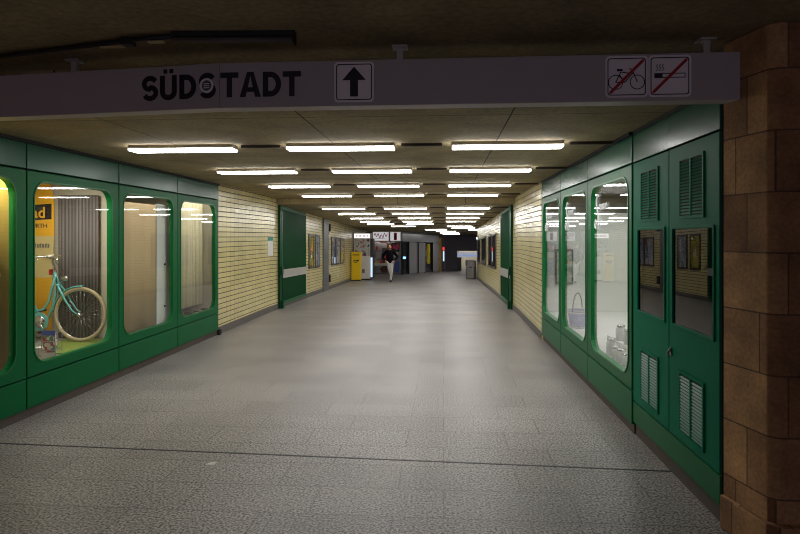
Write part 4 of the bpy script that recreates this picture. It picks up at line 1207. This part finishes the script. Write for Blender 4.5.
# far passage
zg = zf(48)
struct(MB().box(-6, 1.05, 48.6, 48.8, zg - .3, zg + H).build('wall_far', M_DARKWALL))
struct(MB().box(-.35, .15, 47.3, 48.6, zg - .1, zg + H).build('wall_far', M_DARKWALL))
struct(MB().box(2.9, 6, 48.6, 48.8, zg - .3, zg + H).build('wall_far', M_DARKWALL))
struct(MB().box(1.05, 2.9, 48.6, 48.8, zg + 1.50, zg + H).build('wall_far', M_DARKWALL))
struct(MB().box(2.05, 4.4, 33.35, 33.6, -.1, H).build('wall_return', M_GREYWALL, warp=True))
struct(MB().box(4.2, 4.4, 33.6, 48.8, -.1, H).build('wall_corridor', M_DARKWALL, warp=True))
zh = zf(54)
struct(MB().box(-1, 5, 54, 54.2, zh - .2, zh + H).build('wall_hall', M_HALLW))
t = thing('hall_light', 'pale blue-white light strip above the opening at the far end', 'light', (2.0, 51, zh + 1.12))
MB().box(.6, 3.6, 50.6, 51.4, zh + 1.38, zh + 1.44).build('light_panel', M_HALL, t)
MB().box(1.2, 1.24, 50.9, 50.94, zh + 1.44, ceil_z(51)).box(2.9, 2.94, 50.9, 50.94, zh + 1.44, ceil_z(51)).build('hanging_rods', M_GREYMET, t)
MB().box(.6, 3.6, 50.55, 50.6, zh + 1.12, zh + 1.30).build('light_edge', M_HALL, t)
for k, x in enumerate((1.35, 1.95, 2.5)):
    o = MB().box(x, x + .36, 53.9, 53.99, zh, zh + 1.75).build('wall_panel_board', M_CREAM)
    tag(o, ['cream panel at the dark edge of the far hall', 'cream panel in the middle of the far hall', 'cream panel behind the steel bins in the far hall'][k], 'panel', kind='thing')
zt = zf(48)
t = thing('service_box', 'low dark box standing at the edge of the far opening', 'box', (1.18, 48.3, zt))
MB().box(1.02, 1.36, 48.1, 48.5, zt, zt + .95).build('body', M_KIOSKDK, t, bevel=.02)
MB().box(1.00, 1.38, 48.08, 48.52, zt + .95, zt + 1.0).build('lid', M_DKMETAL, t)
zv = zf(46.5)
t = thing('vending_machine', 'small vending machine with red top and bright screen past the ochre post', 'machine', (-.02, 46.5, zv))
MB().box(-.30, .02, 46.2, 46.9, zv, zv + 1.85).build('body', M_KIOSKDK, t, bevel=.02)
MB().box(-.08, .025, 46.18, 46.2, zv + .75, zv + 1.5).build('screen', M_SCREEN, t)
MB().box(-.10, .03, 46.17, 46.2, zv + 1.55, zv + 1.8).build('red_top', M_REDGLOW, t)
t = thing('spot_lamp', 'tiny bluish spot lamp under the dark ceiling past the wall end', 'lamp', (2.15, 40, ceil_z(40) - .3))
MB().ball((2.15, 40, ceil_z(40) - .42), .055).build('bulb', M_SPOT, t)
MB().tube([(2.15, 40, ceil_z(40) - .37), (2.15, 40, ceil_z(40))], .015).build('stem', M_DKMETAL, t)

# steel bins
def litter_bin(x, y, w, dpt, h, label):
    z = zf(y)
    t = thing('litter_bin', label, 'bin', (x, y, z), 'steel litter bins')
    MB().prism(rrect(x - w/2, x + w/2, y - dpt/2, y + dpt/2, .05, 5), lambda a, b, d: Vector((a, b, d)), z + .04, z + h - .07).build('body', M_BIN, t)
    MB().prism(rrect(x - w/2 + .02, x + w/2 - .02, y - dpt/2 + .02, y + dpt/2 - .02, .05, 5), lambda a, b, d: Vector((a, b, d)), z, z + .04).build('plinth', M_KIOSKDK, t)
    MB().prism(rrect(x - w/2 - .015, x + w/2 + .015, y - dpt/2 - .015, y + dpt/2 + .015, .06, 5), lambda a, b, d: Vector((a, b, d)), z + h - .07, z + h).build('lid', M_BIN, t)
    MB().box(x - .08, x + .10, y - dpt/2 - .004, y - dpt/2 + .002, z + h*.6, z + h*.6 + .05).build('slot', M_INK, t)
    MB().box(x - w/2 - .03, x - w/2, y - .12, y + .12, z + h*.70, z + h - .02).build('ashtray', M_KIOSKDK, t)
litter_bin(1.42, 33.5, .44, .44, 1.03, 'larger steel litter bin with a dark side, standing out from the wall end')
litter_bin(1.66, 34.3, .24, .40, .98, 'slimmer steel bin tucked beside the wall end')

# scrap of paper on the floor
m = MB()
m.add([(-1.98, 4.96, .002), (-1.90, 4.955, .004), (-1.89, 4.99, .014), (-1.95, 5.01, .004), (-1.98, 4.96, .0), (-1.90, 4.955, .001), (-1.89, 4.99, .011), (-1.95, 5.01, .001)],
      [(0, 1, 2, 3), (7, 6, 5, 4), (0, 4, 5, 1), (1, 5, 6, 2), (2, 6, 7, 3), (3, 7, 4, 0)])
o = m.build('paper_scrap', M_PAPER); tag(o, 'small white paper scrap on the floor near the joint strip', 'litter', kind='thing')

# ================================================================ the walking person
def skin_mesh(name, joints, edges, radii, mat, parent, sub=2, root=0):
    me = bpy.data.meshes.new(name)
    me.from_pydata([Vector(j) for j in joints], edges, [])
    ob = bpy.data.objects.new(name, me); C.objects.link(ob)
    sk = ob.modifiers.new('Skin', 'SKIN'); sk.use_smooth_shade = True
    for i, r in enumerate(radii):
        v = me.skin_vertices[0].data[i]
        v.radius = (r, r) if not isinstance(r, tuple) else r
        v.use_root = (i == root)
    sb = ob.modifiers.new('Sub', 'SUBSURF'); sb.levels = sub; sb.render_levels = sub
    dg = bpy.context.evaluated_depsgraph_get(); dg.update()
    res = bpy.data.meshes.new_from_object(ob.evaluated_get(dg))
    bpy.data.objects.remove(ob)
    res.name = name; res.materials.clear(); res.materials.append(mat)
    for p in res.polygons: p.use_smooth = True
    o = bpy.data.objects.new(name, res); C.objects.link(o); o.parent = parent
    ORIG[o] = ORIG[parent]
    return o
def person():
    P = Vector((-2.60, 29.6, zf(29.6)))
    t = thing('person', 'person in a black jacket and pale grey trousers walking towards the viewer', 'person', P)
    # local coordinates: faces -y, their left is +x.  Weight on the left leg, the right leg lifted behind.
    J = {'pel': (0, .02, .95), 'waist': (-.01, .0, 1.10), 'chest': (-.015, -.03, 1.30), 'neckb': (-.015, -.05, 1.46), 'neck': (-.015, -.075, 1.53),
         'hipl': (.085, .0, .90), 'kneel': (.06, -.10, .50), 'anklel': (.03, -.03, .09), 'toel': (.03, -.20, .035),
         'hipr': (-.085, .02, .90), 'kneer': (.0, -.02, .47), 'ankler': (.04, .34, .26), 'toer': (.05, .40, .11),
         'shl': (.17, -.03, 1.42), 'ell': (.34, .06, 1.18), 'wrl': (.19, -.14, 1.00),
         'shr': (-.20, -.03, 1.42), 'elr': (-.38, .08, 1.19), 'wrr': (-.21, -.12, 1.02)}
    ks = list(J); idx = {k: i for i, k in enumerate(ks)}
    E = lambda *p: [(idx[a], idx[b]) for a, b in p]
    ed = E(('pel', 'waist'), ('waist', 'chest'), ('chest', 'neckb'), ('neckb', 'neck'), ('pel', 'hipl'), ('hipl', 'kneel'), ('kneel', 'anklel'), ('anklel', 'toel'),
           ('pel', 'hipr'), ('hipr', 'kneer'), ('kneer', 'ankler'), ('ankler', 'toer'), ('neckb', 'shl'), ('shl', 'ell'), ('ell', 'wrl'), ('neckb', 'shr'), ('shr', 'elr'), ('elr', 'wrr'))
    rad = {'pel': .13, 'waist': .12, 'chest': .145, 'neckb': .07, 'neck': .052, 'hipl': .085, 'kneel': .055, 'anklel': .036, 'toel': .03, 'hipr': .085, 'kneer': .055, 'ankler': .036, 'toer': .03,
           'shl': .055, 'ell': .04, 'wrl': .028, 'shr': .055, 'elr': .04, 'wrr': .028}
    body = skin_mesh('body', [J[k] for k in ks], ed, [rad[k] for k in ks], M_SKIN, t)
    # head joined to the body mesh
    bm = bmesh.new(); bm.from_mesh(body.data)
    hc = Vector((-.015, -.11, 1.64))
    hm = MB().ball(hc, .075, .095, .115, 20, 14)
    for v in hm.v:
        q = v - hc
        if q.z < -.02: v.x = hc.x + q.x*(1 + q.z*2.2); v.y = hc.y + q.y*(1 + q.z*1.2) - .008
    hm.ball(hc + Vector((0, -.098, -.015)), .013, .018, .022, 10, 8)
    for s in (-1, 1):
        hm.ball(hc + Vector((s*.076, .01, -.01)), .010, .022, .032, 8, 6)
    vs = [bm.verts.new(v) for v in hm.v]
    for f in hm.f:
        try: bm.faces.new([vs[i] for i in f]).smooth = True
        except ValueError: pass
    # hands: palm, four fingers and thumb, gently curled
    def hand(w, fwd, side):
        h = MB(); w = Vector(w); fwd = Vector(fwd).normalized(); side = Vector(side).normalized(); nrm = fwd.cross(side)
        h.tube([w - fwd*.02, w + fwd*.02, w + fwd*.06, w + fwd*.085], [.024, .032, .036, .028], 10)
        for k, ln in enumerate((.060, .070, .066, .052)):
            b = w + fwd*.078 + side*(.027 - .018*k)
            h.tube([b - fwd*.02, b + fwd*ln*.5 + nrm*.006, b + fwd*ln*.8 + nrm*.022, b + fwd*ln*.85 + nrm*.04], [.0095, .009, .008, .006], 8)
        b = w + fwd*.02 + side*.028
        h.tube([b, b + side*.025 + fwd*.02, b + side*.03 + fwd*.05 + nrm*.012], [.012, .010, .007], 8)
        return h
    for hmn in (hand(J['wrl'], (-.35, -.45, -.55), (.0, -.8, .5)), hand(J['wrr'], (.35, -.45, -.55), (.0, -.8, .5))):
        vs = [bm.verts.new(v) for v in hmn.v]
        for f in hmn.f: bm.faces.new([vs[i] for i in f]).smooth = True
    bm.to_mesh(body.data); bm.free()
    def loc(mb): 
        mb.v = [v + P for v in mb.v]; return mb
    # face
    for s in (-1, 1):
        loc(MB().ball(hc + Vector((s*.028, -.084, .012)), .011, .008, .008, 10, 8)).build('eye', M_INK, t)
    loc(MB().ball(hc + Vector((0, -.084, -.055)), .022, .008, .006, 10, 6)).build('mouth', M_REDREF, t)
    hair = MB().ball(hc + Vector((0, .018, .030)), .084, .096, .098, 20, 12)
    for v in hair.v:
        q = v - hc
        if q.y < -.045 and q.z < .06: v.y = hc.y - .045
        if q.z < -.045: v.z = hc.z - .045
    loc(hair).build('hair', M_HAIR, t)
    # jacket: torso and sleeves
    J['hem'] = (-.005, .01, .84)
    kj = ['hem', 'pel', 'waist', 'chest', 'neckb', 'shl', 'ell', 'wrl', 'shr', 'elr', 'wrr']; ij = {k: i for i, k in enumerate(kj)}
    ej = [(ij[a], ij[b]) for a, b in (('hem', 'pel'), ('pel', 'waist'), ('waist', 'chest'), ('chest', 'neckb'), ('neckb', 'shl'), ('shl', 'ell'), ('ell', 'wrl'), ('neckb', 'shr'), ('shr', 'elr'), ('elr', 'wrr'))]
    rj = {'hem': (.185, .16), 'pel': (.20, .165), 'waist': (.195, .16), 'chest': (.215, .165), 'neckb': .085, 'shl': .085, 'ell': .068, 'wrl': .048, 'shr': .085, 'elr': .068, 'wrr': .048}
    skin_mesh('jacket', [J[k] for k in kj], ej, [rj[k] for k in kj], M_JACKET, t)
    kt = ['pel', 'hipl', 'kneel', 'anklel', 'hipr', 'kneer', 'ankler']; it = {k: i for i, k in enumerate(kt)}
    et = [(it[a], it[b]) for a, b in (('pel', 'hipl'), ('hipl', 'kneel'), ('kneel', 'anklel'), ('pel', 'hipr'), ('hipr', 'kneer'), ('kneer', 'ankler'))]
    rt = {'pel': .14, 'hipl': .105, 'kneel': .078, 'anklel': .058, 'hipr': .105, 'kneer': .078, 'ankler': .058}
    skin_mesh('trousers', [J[k] for k in kt], et, [rt[k] for k in kt], M_TROUS, t)
    def shoe(a, b):
        a = Vector(a); b = Vector(b); d = (b - a).normalized()
        return MB().tube([a - d*.05 + Vector((0, 0, .0)), a, a + (b - a)*.5, b, b + d*.05], [.045, .056, .052, .044, .022], 12)
    loc(shoe((.03, -.01, .062), (.03, -.20, .046))).build('shoe', M_SHOE, t)
    t.scale = (1.04, 1.04, 1.04)
    loc(shoe((.04, .35, .235), (.05, .40, .10))).build('shoe', M_SHOE, t)
person()

# ================================================================ light
def area(name, loc, sx, sy, power, col=(1, .95, .85), rot=(0, 0, 0)):
    l = bpy.data.lights.new(name, 'AREA'); l.shape = 'RECTANGLE'; l.size = sx; l.size_y = sy; l.energy = power; l.color = col
    o = bpy.data.objects.new(name, l); C.objects.link(o); o.location = loc; o.rotation_euler = rot
    return o
area('window_fill', (-4.445, 5.3, 2.6), .07, 1.6, 14)  # unseen light added between glass and ochre cloth to brighten the cloth
area('window_fill', (-4.415, 8.75, 2.6), .05, 1.4, 3)  # unseen light, put in to lift the brown cloth
area('window_fill', (-4.80, 7.1, 2.63), .3, .9, 19)  # this and the next bay lights: unseen, added to light the displays
area('window_fill', (-4.46, 10.7, 2.63), .12, 1.3, 4)
area('window_fill', (2.6, 7.2, 2.63), .8, 1.2, 21, (1, .98, .94))
area('window_fill', (2.6, 9.9, 2.63), .8, 1.8, 24, (1, .98, .94))
area('shop_lamp', (-3.8, YS + .25, zs + 2.35), 1.6, .15, 9)
area('hall_lamp', (2.0, 52.6, zh + 2.3), 2.2, 1.5, 45)

w = bpy.data.worlds.new('World'); bpy.context.scene.world = w; w.use_nodes = True
bg = w.node_tree.nodes['Background']; bg.inputs[0].default_value = (.62, .55, .72, 1); bg.inputs[1].default_value = .58

# ================================================================ camera
cam = bpy.data.cameras.new('Camera'); co = bpy.data.objects.new('Camera', cam); C.objects.link(co)
cam.sensor_width = 36; cam.lens = 36*613/800; cam.shift_y = -(267 - 236)/800
co.location = (0, 0, 1.9); co.rotation_euler = (PI/2, 0, math.atan(44/613))
cam.clip_end = 200
sc = bpy.context.scene
sc.camera = co
sc.view_settings.view_transform = 'Standard'; sc.view_settings.look = 'None'
sc.view_settings.exposure = 0.0; sc.view_settings.gamma = 1.0; sc.view_settings.use_curve_mapping = False
sc.cycles.use_denoising = True
sc.cycles.denoising_prefilter = 'ACCURATE'
sc.cycles.use_adaptive_sampling = False
sc.cycles.filter_width = 1.05
sc.cycles.max_bounces = 10; sc.cycles.transparent_max_bounces = 16
sc.cycles.sample_clamp_indirect = 6
